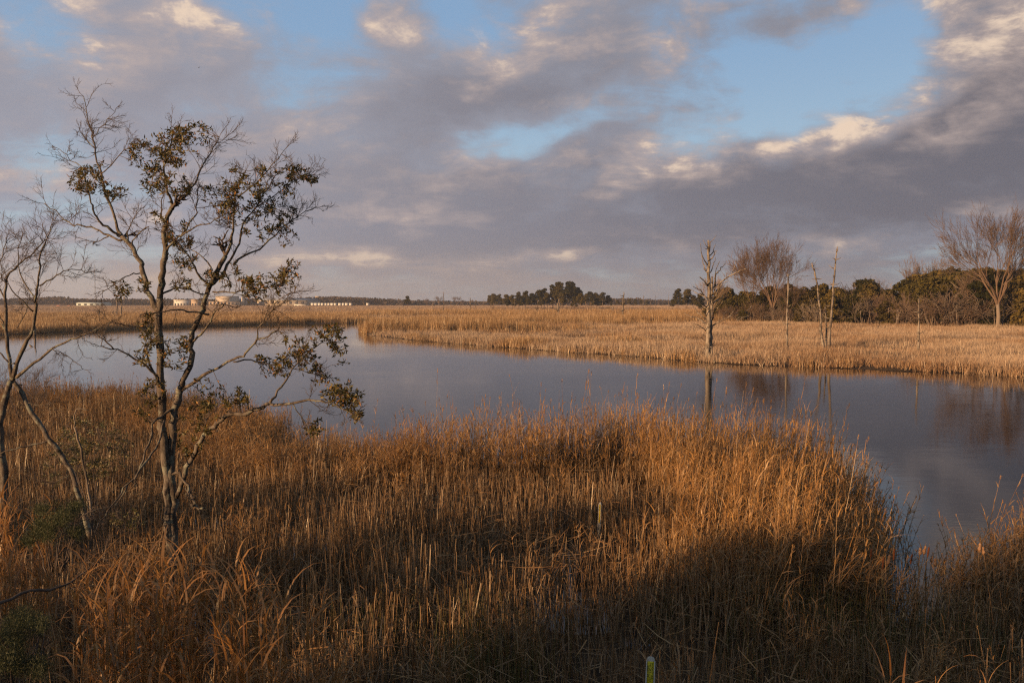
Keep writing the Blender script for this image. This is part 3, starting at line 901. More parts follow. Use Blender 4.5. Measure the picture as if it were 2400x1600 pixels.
# low right limbs
S([(425, 915), (462, 889), (499, 866), (547, 844), (577, 826), (603, 792), (610, 763), (629, 737)], .036, .009, -.3, 7, 10, .5, .5)
S([(629, 737), (655, 700), (690, 685)], .010, .005, -.3, 5, 6, .45, .1)
S([(603, 796), (629, 787), (655, 767)], .016, .009, -.3, 5, 2, .3)
S([(547, 848), (588, 844), (629, 855), (684, 863), (740, 877)], .016, .006, .3, 5, 6, .35)
S([(413, 1165), (432, 1113), (444, 1084), (466, 1041), (485, 1011), (510, 992), (540, 973), (577, 968), (606, 957), (632, 946)], .050, .034, -.25, 7, 0)
S([(632, 946), (684, 944), (740, 940), (777, 944), (832, 974)], .030, .007, -.25, 6, 6, .35)
S([(632, 944), (651, 918), (680, 877), (703, 837), (740, 811), (769, 781)], .026, .006, .3, 6, 8, .4)
S([(688, 948), (714, 992), (740, 1018)], .012, .006, .2, 5, 4, .3)
S([(466, 1041), (480, 1000), (492, 960)], .012, .006, .5, 5, 3, .3)
# hanging broken boughs on the left and the shaggy stub on the right
S([(414, 951), (388, 970), (359, 988), (355, 1022), (336, 1077), (314, 1122), (281, 1155), (259, 1188), (240, 1218), (222, 1247)], .028, .007, -.45, 6, 8, .4, .6, 2, -.3)
S([(386, 985), (370, 1040), (348, 1074), (316, 1122)], .022, .016, -.6, 6, 0)
S([(300, 1135), (270, 1185), (230, 1190), (190, 1210)], .012, .006, -.3, 5, 6, .4, .3, 2, -.2)
S([(385, 929), (377, 907), (355, 866), (318, 840), (277, 820), (237, 811)], .032, .010, -.4, 6, 3, .4)
S([(266, 818), (240, 796), (222, 778)], .014, .007, -.3, 5, 5, .4)
S([(370, 896), (355, 859), (346, 833)], .026, .018, -.3, 6, 0)
S([(401, 1113), (413, 1106), (427, 1116), (444, 1145), (449, 1162), (466, 1190), (475, 1190)], .028, .020, -.5, 7, 0, rough=.02)
for (a, b) in ((449, 1160), (455, 1172), (462, 1182), (446, 1150), (458, 1178)):         # shaggy lichen on the stub
    for _ in range(9):
        d_, q0 = t.near(a, b); dv = (rand_dir() + Vector((0, 0, -.2))).normalized()
        t.limb.tube([q0, q0 + dv * .05, q0 + dv * .09], [.012, .008, .003], 4)
for args in [(210, 425, 45, 36, 22), (272, 452, 26, 15, 8), (180, 432, 22, 20, 6), (345, 372, 40, 42, 22), (405, 345, 45, 46, 24), (440, 335, 28, 30, 9), (345, 437, 22, 14, 7), (398, 432, 34, 34, 12), (465, 308, 18, 22, 5),
             (447, 452, 15, 16, 3), (520, 470, 34, 34, 12), (560, 490, 44, 44, 18), (640, 470, 58, 46, 26), (690, 408, 36, 24, 14), (725, 418, 26, 14, 7), (648, 520, 38, 26, 12), (600, 425, 36, 34, 9), (545, 425, 26, 24, 6), (600, 540, 26, 22, 5),
             (418, 558, 34, 38, 14), (440, 622, 28, 30, 8), (432, 668, 26, 24, 6), (490, 652, 22, 18, 5), (555, 655, 40, 22, 11), (630, 662, 55, 28, 20), (688, 630, 26, 20, 8), (600, 692, 34, 12, 4), (670, 560, 30, 20, 4),
             (290, 690, 24, 20, 6), (328, 668, 18, 18, 5), (372, 512, 14, 24, 4), (352, 778, 22, 40, 12), (345, 830, 26, 30, 8), (415, 825, 30, 44, 15), (360, 925, 36, 36, 11), (330, 965, 24, 16, 4)]:
    t.spray(*args[:4], int(args[4] * 1.6), 15, .088, .028)
for args in [(515, 930, 66, 30, 24), (470, 985, 36, 40, 14), (445, 1040, 26, 34, 7), (640, 850, 44, 30, 14), (700, 850, 56, 36, 20), (765, 782, 44, 26, 13), (800, 830, 30, 26, 7), (785, 905, 44, 20, 16), (815, 935, 36, 30, 15), (838, 975, 14, 24, 5),
             (740, 1000, 34, 22, 7), (690, 810, 34, 24, 7)]:
    t.spray(*args[:4], int(args[4] * 1.4), 15, L=.088, wd=.033, droop=.15)
t.finish('foreground_tree', 'two stemmed half bare tree with clumps of olive leaves, tallest on the left', at(403, 1330, DT) * 1.0)

# the bare tree at the left edge
t = TracedTree(15.5); S = t.stem
S([(8, 1190), (10, 1130), (2, 1040), (5, 970), (18, 915), (28, 892)], .085, .062, 0, 8)
S([(215, 1260), (199, 1206), (170, 1118), (148, 1070), (115, 1029), (74, 966), (59, 937), (30, 893)], .062, .048, .05, 8, 0)
S([(28, 892), (22, 840), (15, 774), (11, 700), (14, 660), (30, 630), (48, 615), (80, 590), (105, 560)], .046, .010, .15, 7, 14, .5, .45, 2, .2)
S([(30, 890), (48, 829), (70, 785), (81, 744), (85, 700), (89, 666), (92, 607), (107, 570), (118, 533)], .050, .009, -.15, 7, 16, .55, .45, 2, .25)
S([(38, 884), (81, 852), (122, 818), (166, 796), (207, 780), (259, 755)], .038, .010, -.2, 7, 9, .5, .4, 2, .1)
S([(122, 818), (150, 830), (180, 850), (195, 865)], .010, .005, .2, 5, 6, .35, .2, 2, -.2)
S([(92, 670), (122, 651), (148, 636), (178, 629), (205, 640)], .020, .006, .2, 5, 9, .45, .3, 2, .2)
S([(15, 774), (0, 745), (-30, 700), (-60, 650)], .026, .008, .3, 6, 9, .5, .3)
S([(11, 700), (-10, 650), (5, 600), (20, 560)], .018, .006, .3, 5, 9, .5, .3)
S([(85, 700), (55, 660), (40, 600), (50, 560)], .018, .006, .5, 5, 9, .5, .3)
S([(78, 730), (40, 690), (10, 660), (0, 640)], .016, .006, -.3, 5, 6, .5, .3)
S([(22, 850), (-10, 820), (-40, 800)], .020, .010, .2, 5, 4, .4)
S([(40, 768), (60, 735), (70, 700)], .012, .006, .2, 5, 3, .4)
S([(118, 1031), (74, 1044), (37, 1051), (0, 1062), (-40, 1075)], .020, .012, -.2, 6, 0)
S([(59, 937), (90, 950), (120, 945)], .010, .005, -.2, 5, 4, .35)
S([(165, 1112), (135, 1128), (108, 1131)], .010, .006, -.2, 5, 1, .2)
bare_left = t.finish('bare_tree', 'leafless grey tree with a leaning trunk at the left edge', at(8, 1190, 15.5), barkmat=M['bark'])
# dead sapling with a hooked top
t = TracedTree(14.6); S = t.stem
S([(216, 1260), (214, 1195), (203, 1125), (189, 1051), (174, 1000)], .024, .020, 0, 6)
S([(205, 1130), (200, 1090), (198, 1060)], .010, .007, 0, 5)
S([(174, 1000), (175, 966), (185, 957), (207, 961)], .016, .008, .0, 5)
S([(212, 1180), (190, 1145), (172, 1098)], .012, .006, .3, 5, 2, .3)
t.finish('dead_sapling', 'thin grey dead sapling with a hooked broken top beside the leaning trunk', at(216, 1260, 14.6), barkmat=M['snag'])
# fallen branch low at left
t = TracedTree(9.0); S = t.stem
S([(-60, 1445), (0, 1412), (70, 1385), (130, 1378), (180, 1350), (240, 1310)], .030, .010, .4, 6, 4, .4, .5)
t.finish('fallen_branch', 'dark fallen branch lying across the shaded reeds at lower left', at(-60, 1445, 9.0), barkmat=M['twig'], cat='branch')

# ------------------------------------------------------------------ shrubs at the left
def leafy_shrub(name, label, px, py, rx, ry, d, n, L, wd, mat, base_py, stems=9, fine=False):
    s = TracedTree(d)
    for i in range(stems):
        a = rng.uniform(-1, 1)
        s.stem([(px + a * rx * .25, base_py), (px + a * rx * .5, (base_py + py) / 2), (px + a * rx * .8, py - ry * rng.uniform(.1, .8))], .014, .004, rng.uniform(-.8, .8) * d / 15, 4, 2, .25 * d / 15, .3, 1)
    if fine:
        lobes = [(rng.uniform(-.75, .75), rng.uniform(-.7, .8), rng.uniform(.18, .42)) for _ in range(11)]
        for _ in range(n):
            lx_, ly_, lr = lobes[rng.integers(0, len(lobes))]
            a = rng.uniform(0, 6.283); q_ = abs(rng.normal(0, .55))
            x = px + rx * (lx_ + lr * q_ * math.cos(a)); y = py + ry * (ly_ + lr * q_ * math.sin(a))
            dd, _r = s.near(x, y); e = at(x, y, dd + rng.normal(0, .22))
            dv = (Vector((rng.normal(0, .5), rng.normal(0, .5), 1))).normalized()
            for k in range(7):
                p = e + dv * rng.uniform(0, .12) + Vector(rng.normal(0, .02, 3))
                s.leaves.leaf(p, (dv + rand_dir() * .8), rand_dir(), L * rng.uniform(.6, 1.2), wd)
    else:
        s.spray(px, py, rx, ry, n, 14, L, wd, 0, .45)
        s.spray(px - rx * .3, py + ry * .3, rx * .5, ry * .5, n // 3, 14, L, wd, 0, .45)
    return s.finish(name, label, at(px, base_py, d), mat, M['twig'], 'shrub')
leafy_shrub('myrtle_shrub', 'dark green leafy shrub among reeds left of the forked trunk', 220, 1050, 95, 75, 17.0, 170, .06, .022, M['myrtle'], 1190)
leafy_shrub('myrtle_shrub', 'small yellow green shrub behind the leaning trunk at left', 120, 1090, 30, 60, 17.5, 22, .055, .02, M['myrtle'], 1180, 5)
leafy_shrub('feathery_bush', 'dull olive feathery bush between leaning trunk and left edge', 125, 1235, 84, 60, 11.0, 1500, .040, .008, M['feather'], 1340, 9, True)
leafy_shrub('feathery_bush', 'grey green feathery bush in the bottom left corner', 50, 1505, 82, 95, 7.0, 2400, .030, .006, M['feather'], 1640, 9, True)
leafy_shrub('myrtle_shrub', 'low dark shrub at the foot of the hanging broken boughs', 300, 1220, 40, 35, 13.5, 20, .06, .02, M['myrtle'], 1275, 5)
# bare twiggy bush by the water at left
t = TracedTree(36.0)
for i in range(16):
    a = rng.uniform(-1, 1)
    t.stem([(60 + a * 15, 985), (60 + a * 45, 930), (60 + a * 75, rng.uniform(868, 905))], .02, .006, rng.uniform(-1, 1), 4, 6, .8, .2, 2, .25)
t.finish('twiggy_bush', 'bare twiggy bush at the near water edge on the far left', at(60, 985, 36.0), barkmat=M['twig'], cat='shrub')

# ------------------------------------------------------------------ tall cane grass at lower left: arching leaves
def cane_clump(name, label, px0, px1, top0, top1, d0, d1, n):
    st = MB(); lf = MB()
    cx = at((px0 + px1) / 2, 1500, (d0 + d1) / 2)
    for i in range(n):
        d = rng.uniform(d0, d1)
        px = rng.uniform(px0, px1)
        f = (px - px0) / (px1 - px0)
        top = at(px, rng.uniform(top0, top1) + 90 * abs(f - .45) + rng.exponential(35), d)
        gz = float(ground_h(np.array([top.x]), np.array([top.y]))[0])
        b = V3((top.x + rng.normal(0, .1), top.y, gz - .05))
        h = max(.6, top.z - gz)
        P = stem_curve(b, h, abs(rng.normal(0, .05)), rng.uniform(0, 6.28), rng.uniform(0, .12), 6)
        stalk(st, P, .0065)
        for k in range(9):
            tt = .25 + .75 * (k + rng.random()) / 9
            j = tt * 6; a = int(min(j, 5)); p = P[a] + (P[min(a + 1, 6)] - P[a]) * (j - a)
            L = rng.uniform(.34, .74); az_ = rng.uniform(0, 6.28)
            blade_leaf(lf, p, az_, rng.uniform(1.0, 1.5), L, rng.uniform(.010, .019), rng.uniform(.5, 3.0), 5, rng.uniform(-.5, .5))
    base = Vector((cx.x, cx.y, float(ground_h(np.array([cx.x]), np.array([cx.y]))[0])))
    for mb in (st, lf): mb.v = [v - np.array(base) for v in mb.v]
    r = empty(name, base, 0, label, 'cane grass')
    st.build('stalks', M['cane'], r)['kind'] = 'stuff'; lf.build('leaves', M['cane'], r)['kind'] = 'stuff'
    return r
cane_clump('cane_grass', 'rust orange cane grass with arching leaves at bottom left', 190, 650, 1265, 1360, 7.4, 9.8, 190)
cane_clump('cane_grass', 'loose cane grass with arching pale leaves right of the rust orange clump', 620, 790, 1300, 1450, 8.5, 10.0, 26)
cane_clump('cane_grass', 'dim reddish cane grass against the left edge below the bare tree', -30, 110, 1090, 1200, 12.5, 14.5, 46)
cane_clump('cane_grass', 'pale arching cane grass in the bottom right corner', 2060, 2420, 1500, 1600, 7.8, 9.5, 14)
#@@
# ------------------------------------------------------------------ pipeline marker stakes
M['stake_white'] = plain('weathered_fibreglass', (.42, .38, .30), (.58, .53, .43), 14, .6, .15)
M['decal'] = plain('yellow_decal', (.72, .60, .02), (.62, .50, .02), 20, .5)
M['decal_warm'] = plain('warm_yellow_decal', (.74, .52, .04), (.66, .46, .05), 20, .5)  # a warmer yellow for the far marker
M['ink'] = plain('black_ink', (.012, .012, .012), None, 5, .6)
def text_mesh(txt, size, mat, name):
    cu = bpy.data.curves.new(name, 'FONT'); cu.body = txt; cu.size = size; cu.align_x = 'CENTER'; cu.align_y = 'TOP'
    cu.space_line = .78
    cu.extrude = .0004
    o = bpy.data.objects.new(name, cu); COL.objects.link(o)
    dg = bpy.context.evaluated_depsgraph_get()
    me = bpy.data.meshes.new_from_object(o.evaluated_get(dg))
    bpy.data.objects.remove(o); bpy.data.curves.remove(cu)
    me.materials.clear(); me.materials.append(mat)
    return me
def stake(px, py_top, d, width, decal_h, label, rz, lean, decal_mat):
    top = at(px, py_top, d)
    gz = float(ground_h(np.array([top.x]), np.array([top.y]))[0])
    r = empty('pipeline_marker', (top.x, top.y, gz - .15), rz, label, 'marker post', 'pipeline markers in the reeds')
    r.rotation_euler = (0, lean, rz)
    H = top.z - gz + .15
    w = width / 2
    mb = MB()
    prof = [(-w, 0), (w, 0), (w, H - .035), (w * .8, H - .012), (w * .35, H), (-w * .35, H), (-w * .8, H - .012), (-w, H - .035)]
    n = len(prof)
    mb.add([(x, -.006, z) for x, z in prof] + [(x, .006, z) for x, z in prof],
           [tuple(range(n)), tuple(reversed(range(n, 2 * n)))] + [(i, i + n, (i + 1) % n + n, (i + 1) % n) for i in range(n)])
    for sx_ in (-1, 1): mb.box(sx_ * w - .006, sx_ * w + .006, -.016, -.0065, 0, H - .04)       # stiffening ribs
    mb.build('post', M['stake_white'], r)
    dw = w * .80
    dm = MB(); dm.box(-dw, dw, -.0095, -.0065, H - .05 - decal_h, H - .05)
    dec = dm.build('decal', decal_mat, r)
    fr = MB()                                                     # ruled box round the left column
    x0, x1, z0, z1 = -dw * .94, -dw * .36, H - .10 - decal_h * .62, H - .095
    for (a, b, c, e) in ((x0, x1, z1 - .002, z1), (x0, x1, z0, z0 + .002), (x0, x0 + .0015, z0, z1), (x1 - .0015, x1, z0, z1)): fr.box(a, b, -.0112, -.0100, c, e)
    fr.build('border', M['ink'], dec)
    for nm, txt, xx, zz_, sz in (('lettering', 'C\nA\nU\nT\nI\nO\nN', -dw * .65, H - .10, dw * .44), ('lettering', 'N\nA\nT\nU\nR\nA\nL', -dw * .02, H - .056, dw * .50), ('lettering', 'G\nA\nS', -dw * .02, H - .056 - dw * .50 * 1.5 * .78 * 7.7, dw * .50), ('lettering', 'P\nI\nP\nE\nL\nI\nN\nE', dw * .58, H - .060, dw * .56)):
        me = text_mesh(txt, sz * 1.5, M['ink'], nm)
        o = bpy.data.objects.new(nm, me); COL.objects.link(o); o.parent = dec
        o.location = (xx, -.0105, zz_); o.rotation_euler = (R(90), 0, 0)
    return r
stake(1513, 1537, 8.6, .088, .50, 'yellow pipeline marker with black lettering at the bottom edge', R(-8), R(1.5), M['decal'])
stake(1403, 1176, 19.5, .060, .46, 'sunlit yellow topped marker post in the middle of the reeds', R(-24), R(2.0), M['decal_warm'])

# ------------------------------------------------------------------ cattails
M['cattail'] = plain('cattail_velvet', (.16, .048, .016), (.24, .078, .026), 60, .95, .4)
M['cattail_fluff'] = plain('cattail_fluff', (.24, .12, .055), (.40, .23, .12), 50, .98, .6)
M['cattail_stalk'] = plain('cattail_stalk', (.16, .09, .035), (.24, .14, .06), 12, .8)
def cattail(px, py, lean, L, fluffy, label, d):
    top = at(px, py, d)
    gz = float(ground_h(np.array([top.x]), np.array([top.y]))[0])
    L_ = L
    r = empty('cattail', (top.x - math.tan(lean) * (top.z - gz), top.y, gz - .05), 0, label, 'cattail', 'cattails by the inlet')
    Lp = lambda z: Vector((math.tan(lean) * z, .02 * math.sin(z * 2), z))
    H = top.z - gz + .05
    mb = MB(); mb.tube([Lp(H * k / 6) for k in range(6)] + [Lp(H - .01)], [.006, .0058, .0055, .005, .0048, .0045, .004], 5)
    mb.build('stalk', M['cattail_stalk'], r, smooth=True)
    hd = MB(); n = 9
    prof = [0, .62, .92, 1, 1.0, 1.0, .97, .8, .15] if not fluffy else [0.1, .7, 1.25, 1.5, 1.2, .7, .95, 1.1, .3]
    hd.tube([Lp(H - L_ + L_ * k / (n - 1)) + Vector(rng.normal(0, .003 if fluffy else .0004, 3)) for k in range(n)], [max(.0145 * p, .002) * (1.25 if fluffy else 1) for p in prof], 9)
    h = hd.build('seed_head', M['cattail_fluff' if fluffy else 'cattail'], r, smooth=True)
    if fluffy:
        fl = MB()
        for _ in range(60):
            c = Lp(H - L_ * rng.uniform(.1, .9)); dv = rand_dir(); fl.leaf(c + dv * .010, dv, rand_dir(), .018, .008)
        fl.build('down', M['cattail_fluff'], h)['kind'] = 'stuff'
    sp = MB(); sp.tube([Lp(H - .01), Lp(H + .06)], [.0025, .001], 4); sp.build('spike', M['cattail_stalk'], r)
    return r
CT = [(2041, 1283, .06, .16, 0, 'slim brown cattail against dark reeds, leftmost of the cattails'), (2069, 1303, .05, .19, 0, 'dark brown cattail, lowest of the four over open water'),
      (2083, 1298, .20, .17, 1, 'pale shaggy cattail leaning between two dark brown ones'), (2094, 1284, .02, .19, 0, 'tall dark brown cattail standing over the inlet'),
      (2136, 1295, .16, .18, 0, 'lone leaning dark brown cattail over the inlet'), (2155, 1281, .04, .12, 1, 'thin pale cattail remnant left of the thick brown head'),
      (2166, 1277, .16, .13, 1, 'thick ragged brown cattail head above the reeds'), (2175, 1279, .12, .17, 0, 'smooth brown cattail just right of the ragged brown head'),
      (2183, 1300, .08, .12, 1, 'shaggy tan cattail below the pair of brown heads'), (2191, 1307, .02, .12, 1, 'stubby tan cattail, lower of two shaggy ones side by side'),
      (2295, 1271, .05, .14, 1, 'upright rusty cattail of the far right pair'), (2303, 1279, -.18, .13, 1, 'left leaning rusty cattail of the far right pair'),
      (2249, 1336, -.02, .12, 1, 'bright cream burst cattail, palest of all'), (2229, 1345, .03, .13, 1, 'brown and cream cattail left of the palest burst one')]
for (px, py, ln, L, fl, lb_) in CT: cattail(px, py, ln, L, fl, lb_, rng.uniform(11.2, 12.2))

# ------------------------------------------------------------------ birds
M['bird'] = plain('brown_plumage', (.10, .075, .05), (.20, .16, .11), 60, .9)
def songbird(pos, sc, rz, label, flying=False):
    mb = MB()
    P = [(-.075, 0, -.012), (-.05, 0, -.004), (-.03, 0, .004), (-.005, 0, .01), (.018, 0, .018), (.032, 0, .032), (.045, 0, .038), (.056, 0, .036), (.068, 0, .032)]
    mb.tube([Vector(p) * sc for p in P], [r * sc for r in (.006, .009, .02, .027, .026, .018, .017, .008, .001)], 8)
    r = empty('songbird', pos, rz, label, 'bird')
    mb.build('body', M['bird'], r, smooth=True)
    for sgn in (-1, 1):
        wg = MB()
        if flying: V_ = [(.02, sgn * .02, .015), (-.03, sgn * .02, .015), (-.03, sgn * .10, .045), (.0, sgn * .13, .05), (-.03, sgn * .2, .03)]
        else: V_ = [(.015, sgn * .024, .02), (-.02, sgn * .027, .0), (-.075, sgn * .012, -.008), (-.03, sgn * .024, .018), (-.01, sgn * .024, .024)]
        wg.add(np.array(V_) * sc, [(0, 1, 2, 3), (3, 2, 4)] if flying else [(0, 1, 2, 3), (0, 3, 4)])
        wg.build('wing', M['bird'], r)
    if not flying:
        for sgn in (-1, 1):
            lg = MB(); lg.tube([Vector((-.002, sgn * .008, -.015)) * sc, Vector((.004, sgn * .008, -.045)) * sc], [.0016, .0014], 4); lg.build('leg', M['twig'], r)
    return r
bp = at(72, 812, 15.2)
songbird(bp, .75, R(150), 'small brown bird perched low in the bare left tree')
tw = MB(); tw.tube([at(60, 823, 15.3) - at(48, 829, 15.3), Vector((0.08, -.02, .045)), at(80, 812, 15.1) - at(48, 829, 15.3)], [.006, .004, .003], 4)
o = tw.build('perch_twig', M['twig'], bare_left); o.location = at(48, 829, 15.3) - Vector(bare_left.location)
songbird(at(466, 159, 70), 1.0, R(60), 'tiny dark bird flying against the grey cloud', True)
#@@
# ------------------------------------------------------------------ dead trees in the marsh
# the big bleached snag at the water's edge: limbs traced, d = 79 m
def gz_at(x, y): return float(ground_h(np.array([x]), np.array([y]))[0])
DS = 79.0
t = TracedTree(DS); S = t.stem
def sn(x, y): return (1600 + x * 160 / 738, 540 + y * 160 / 738)          # from an enlarged view
def SN(pts, r0, r1, k=0.0, **kw): S([sn(*p) for p in pts], r0, r1, k, **kw)
SN([(275, 1440), (272, 1380), (275, 1250), (278, 1100), (280, 950), (283, 800), (283, 650), (283, 480), (282, 350), (278, 200), (278, 105)], .36, .10, 0, sides=10, rough=.02)
SN([(308, 1430), (305, 1330), (302, 1200), (303, 1050), (308, 900), (312, 780), (316, 660), (318, 500)], .22, .10, .8, sides=8, rough=.03)
SN([(240, 1420), (262, 1340), (275, 1260)], .12, .22, -.5, sides=7); SN([(322, 1400), (310, 1320), (300, 1250)], .10, .16, -.6, sides=7)
SN([(305, 1395), (330, 1372), (338, 1350)], .05, .03, -2, sides=5)
SN([(290, 230), (296, 165), (297, 120)], .07, .04, -1, sides=5)
for pts, r, k in [([(265, 370), (235, 330), (210, 270), (196, 220), (192, 140)], .07, -3), ([(270, 460), (240, 410), (220, 350), (210, 310), (198, 275)], .07, 4), ([(290, 272), (325, 240), (340, 200), (355, 145)], .06, 3),
                  ([(298, 318), (325, 290), (340, 250), (345, 225), (358, 222)], .06, -4), ([(298, 455), (320, 405), (335, 350), (355, 290)], .06, 5), ([(345, 650), (352, 520), (362, 430), (398, 335)], .06, -6), ([(350, 600), (356, 490), (375, 455), (400, 435), (415, 400), (440, 385), (466, 350)], .09, 4),
                  ([(318, 690), (370, 640), (410, 560), (460, 520), (520, 480), (600, 450), (665, 420), (690, 400)], .11, -3), ([(530, 468), (555, 410), (578, 325)], .05, 2), ([(320, 620), (350, 600), (390, 580)], .07, 5), ([(325, 760), (355, 710), (385, 650), (410, 600), (450, 560), (490, 550)], .07, -5),
                  ([(325, 795), (360, 760), (410, 735), (430, 710), (445, 675)], .07, 4), ([(335, 875), (380, 835), (415, 800), (437, 760)], .05, -4), ([(318, 970), (335, 920), (330, 850), (322, 790)], .06, -3), ([(325, 1030), (370, 1000), (425, 965), (490, 940), (520, 915), (548, 870)], .07, -3), ([(490, 940), (545, 905), (600, 895)], .04, 3), ([(435, 958), (445, 900), (480, 870), (520, 830)], .03, 3),
                  ([(270, 600), (240, 560), (210, 530), (175, 505)], .08, -4), ([(270, 590), (235, 545), (185, 495)], .06, 5), ([(255, 590), (240, 515)], .05, 2), ([(265, 735), (225, 705), (180, 690), (85, 640)], .07, 4), ([(230, 700), (200, 660), (150, 630), (108, 600)], .06, -4), ([(262, 830), (200, 790), (150, 750), (92, 710)], .07, -4),
                  ([(300, 880), (250, 840), (200, 830)], .05, 3), ([(260, 930), (225, 880), (195, 850), (160, 840)], .05, -4), ([(255, 970), (200, 920), (145, 865), (115, 820), (60, 800)], .05, 5), ([(255, 1020), (210, 980), (160, 945), (90, 930), (40, 910), (15, 890)], .08, 4), ([(248, 1085), (200, 1045), (120, 1010)], .05, -4), ([(245, 1150), (230, 1130), (205, 1120)], .04, -2), ([(245, 1190), (215, 1175), (185, 1155)], .03, -3), ([(325, 1240), (340, 1210), (345, 1190)], .05, 2)]:
    SN(pts, r * 1.25, .026, k * 1.2, sides=5, rough=.03)
nd_ = [n_ for n_ in t.nodes if 1650 < n_[0] < 1672]
for _ in range(22):
    q_ = nd_[rng.integers(0, len(nd_))][3]; an = rng.uniform(0, 6.28); L = rng.uniform(.3, 1.0)
    dv = Vector((math.cos(an), math.sin(an), rng.uniform(-.1, 1.0)))
    t.limb.tube([q_, q_ + dv * L * .55, q_ + dv * L + Vector((0, 0, L * .2))], [.045, .03, .012], 4)
t.finish('dead_tree', 'big bleached dead tree with many broken limbs standing at the water', at(*sn(285, 1440), DS), barkmat=M['deadwood'])

def pole(name, label, pts, d, r0, r1, stubs, mat, branches=(), group=None, k=0.0):
    s = TracedTree(d)
    s.stem(pts, r0, r1, k, 6, rough=r0 * .25)
    nd = list(s.nodes)
    for _ in range(stubs):
        j = int(rng.uniform(.2, .97) * (len(nd) - 1)); q_ = nd[j][3]
        an = rng.uniform(0, 6.28); L = rng.uniform(1.2, 4.5) * r0
        dv = Vector((math.cos(an), math.sin(an), rng.uniform(-.2, .8)))
        s.limb.tube([q_, q_ + dv * L * .6, q_ + dv * L + Vector((0, 0, L * .15))], [r0 * .32, r0 * .22, r0 * .1], 4)
    for (bp_, kk) in branches: s.stem(bp_, r0 * .42, r0 * .12, kk, 5, rough=r0 * .15)
    root = s.finish(name, label, at(*pts[0], d), barkmat=mat, cat='dead tree')
    if group: root['group'] = group
    return root
pole('dead_tree', 'slender grey dead trunk right of the big bleached dead tree', [(1844, 825), (1844, 760), (1846, 700), (1847, 642)], 93, .16, .07, 16, M['deadwood'])
pole('dead_tree', 'left leaning dead trunk of the trio in the grass', [(1929, 828), (1926, 770), (1921, 710), (1912, 650), (1903, 616)], 88, .19, .07, 14, M['deadwood'])
pole('dead_tree', 'short middle dead trunk of the trio in the grass', [(1935, 826), (1935, 770), (1934, 719)], 89, .16, .06, 5, M['snag'])
pole('dead_tree', 'tall right leaning dead trunk of the trio in the grass', [(1940, 828), (1945, 770), (1952, 690), (1957, 630), (1963, 578)], 87.5, .20, .06, 20, M['deadwood'])
pole('dead_tree', 'lone dead trunk with one small side branch, farthest right in the grass', [(2151, 850), (2152, 800), (2153, 750), (2154, 700)], 82, .15, .06, 10, M['deadwood'], [([(2155, 738), (2159, 736), (2163, 730)], 0)])
pole('dead_tree', 'dark forked dead trunk in front of the pine grove', [(1307, 748), (1308, 730), (1309, 712), (1311, 700)], 262, .45, .2, 5, M['snag'], [([(1309, 718), (1302, 706), (1300, 700)], 2), ([(1309, 722), (1316, 712)], -2), ([(1308, 726), (1300, 722)], 1)])
pole('dead_tree', 'dark jagged dead trunk standing right of the pine grove', [(1460, 752), (1460, 730), (1461, 700), (1462, 684)], 228, .35, .13, 12, M['snag'], [([(1460, 738), (1454, 734), (1449, 731)], 2)])
FARP = [((1040, 740), (1040, 684), 340, .30, 'tall thin dead trunk in open marsh left of the pine grove'), ((1102, 734), (1102, 697), 380, .30, 'dark straight dead trunk midway to the pine grove'), ((1115, 732), (1114, 703), 420, .2, 'thin dead trunk just right of the dark straight one'),
        ((1435, 734), (1436, 713), 330, .4, 'short dark stump left of the jagged dead trunk'), ((1258, 732), (1257, 720), 330, .34, 'pale short stump below the pine grove'), ((1507, 736), (1508, 692), 350, .22, 'thin straight dead trunk right of the jagged one'),
        ((1524, 730), (1525, 708), 420, .2, 'small dead trunk before the low trees right of centre'), ((1207, 728), (1207, 702), 430, .2, 'thin dead trunk at the left end of the pine grove'), ((1536, 731), (1536, 692), 450, .16, 'faint thin pole right of centre by the low trees'),
        ((274, 750), (274, 690), 290, .32, 'taller of two dark poles beside the left pool'), ((285, 750), (285, 696), 288, .32, 'shorter of two dark poles beside the left pool'), ((233, 748), (232, 723), 290, .42, 'leaning dark stump at the left pool'), ((266, 746), (265, 727), 300, .26, 'small dark stump left of the two dark poles'),
        ((82, 790), (82, 742), 141, .26, 'black dead trunk at the far bank behind the bare left tree'), ((725, 736), (726, 708), 400, .3, 'dead stub in the marsh below the warehouse'), ((936, 732), (937, 712), 480, .22, 'small dead stub left of the lone pine'), ((948, 730), (946, 715), 480, .22, 'shorter dead stub beside the lone pine'),
        ((1133, 728), (1134, 700), 520, .18, 'pale thin pole close to the pine grove'), ((1017, 728), (1017, 711), 480, .3, 'low dark stub in the distant marsh'), ((1568, 727), (1568, 685), 480, .16, 'thin pole left of the two lone pines'), ((1577, 727), (1577, 690), 480, .16, 'thinner pole beside the two lone pines')]
for (b, tp, d, r, lb_) in FARP:
    pole('dead_tree', lb_, [b, ((b[0] + tp[0]) / 2 + rng.normal(0, .4), (b[1] + tp[1]) / 2), tp], d, r, r * .45, 4, M['snag'], group='dead trunks scattered over the far marsh')

# driftwood and leaning dead branch by the far bank
t = TracedTree(150.0)
for pts in ([(1725, 750), (1735, 742), (1746, 744)], [(1728, 752), (1740, 745), (1752, 741), (1760, 738)], [(1750, 728), (1758, 722), (1761, 716)]): t.stem(pts, .10, .05, 1, 4)
t.finish('dead_branches', 'pale fallen branches at the foot of the right-hand wood', at(1725, 755, 150), barkmat=M['deadwood'], cat='branch')

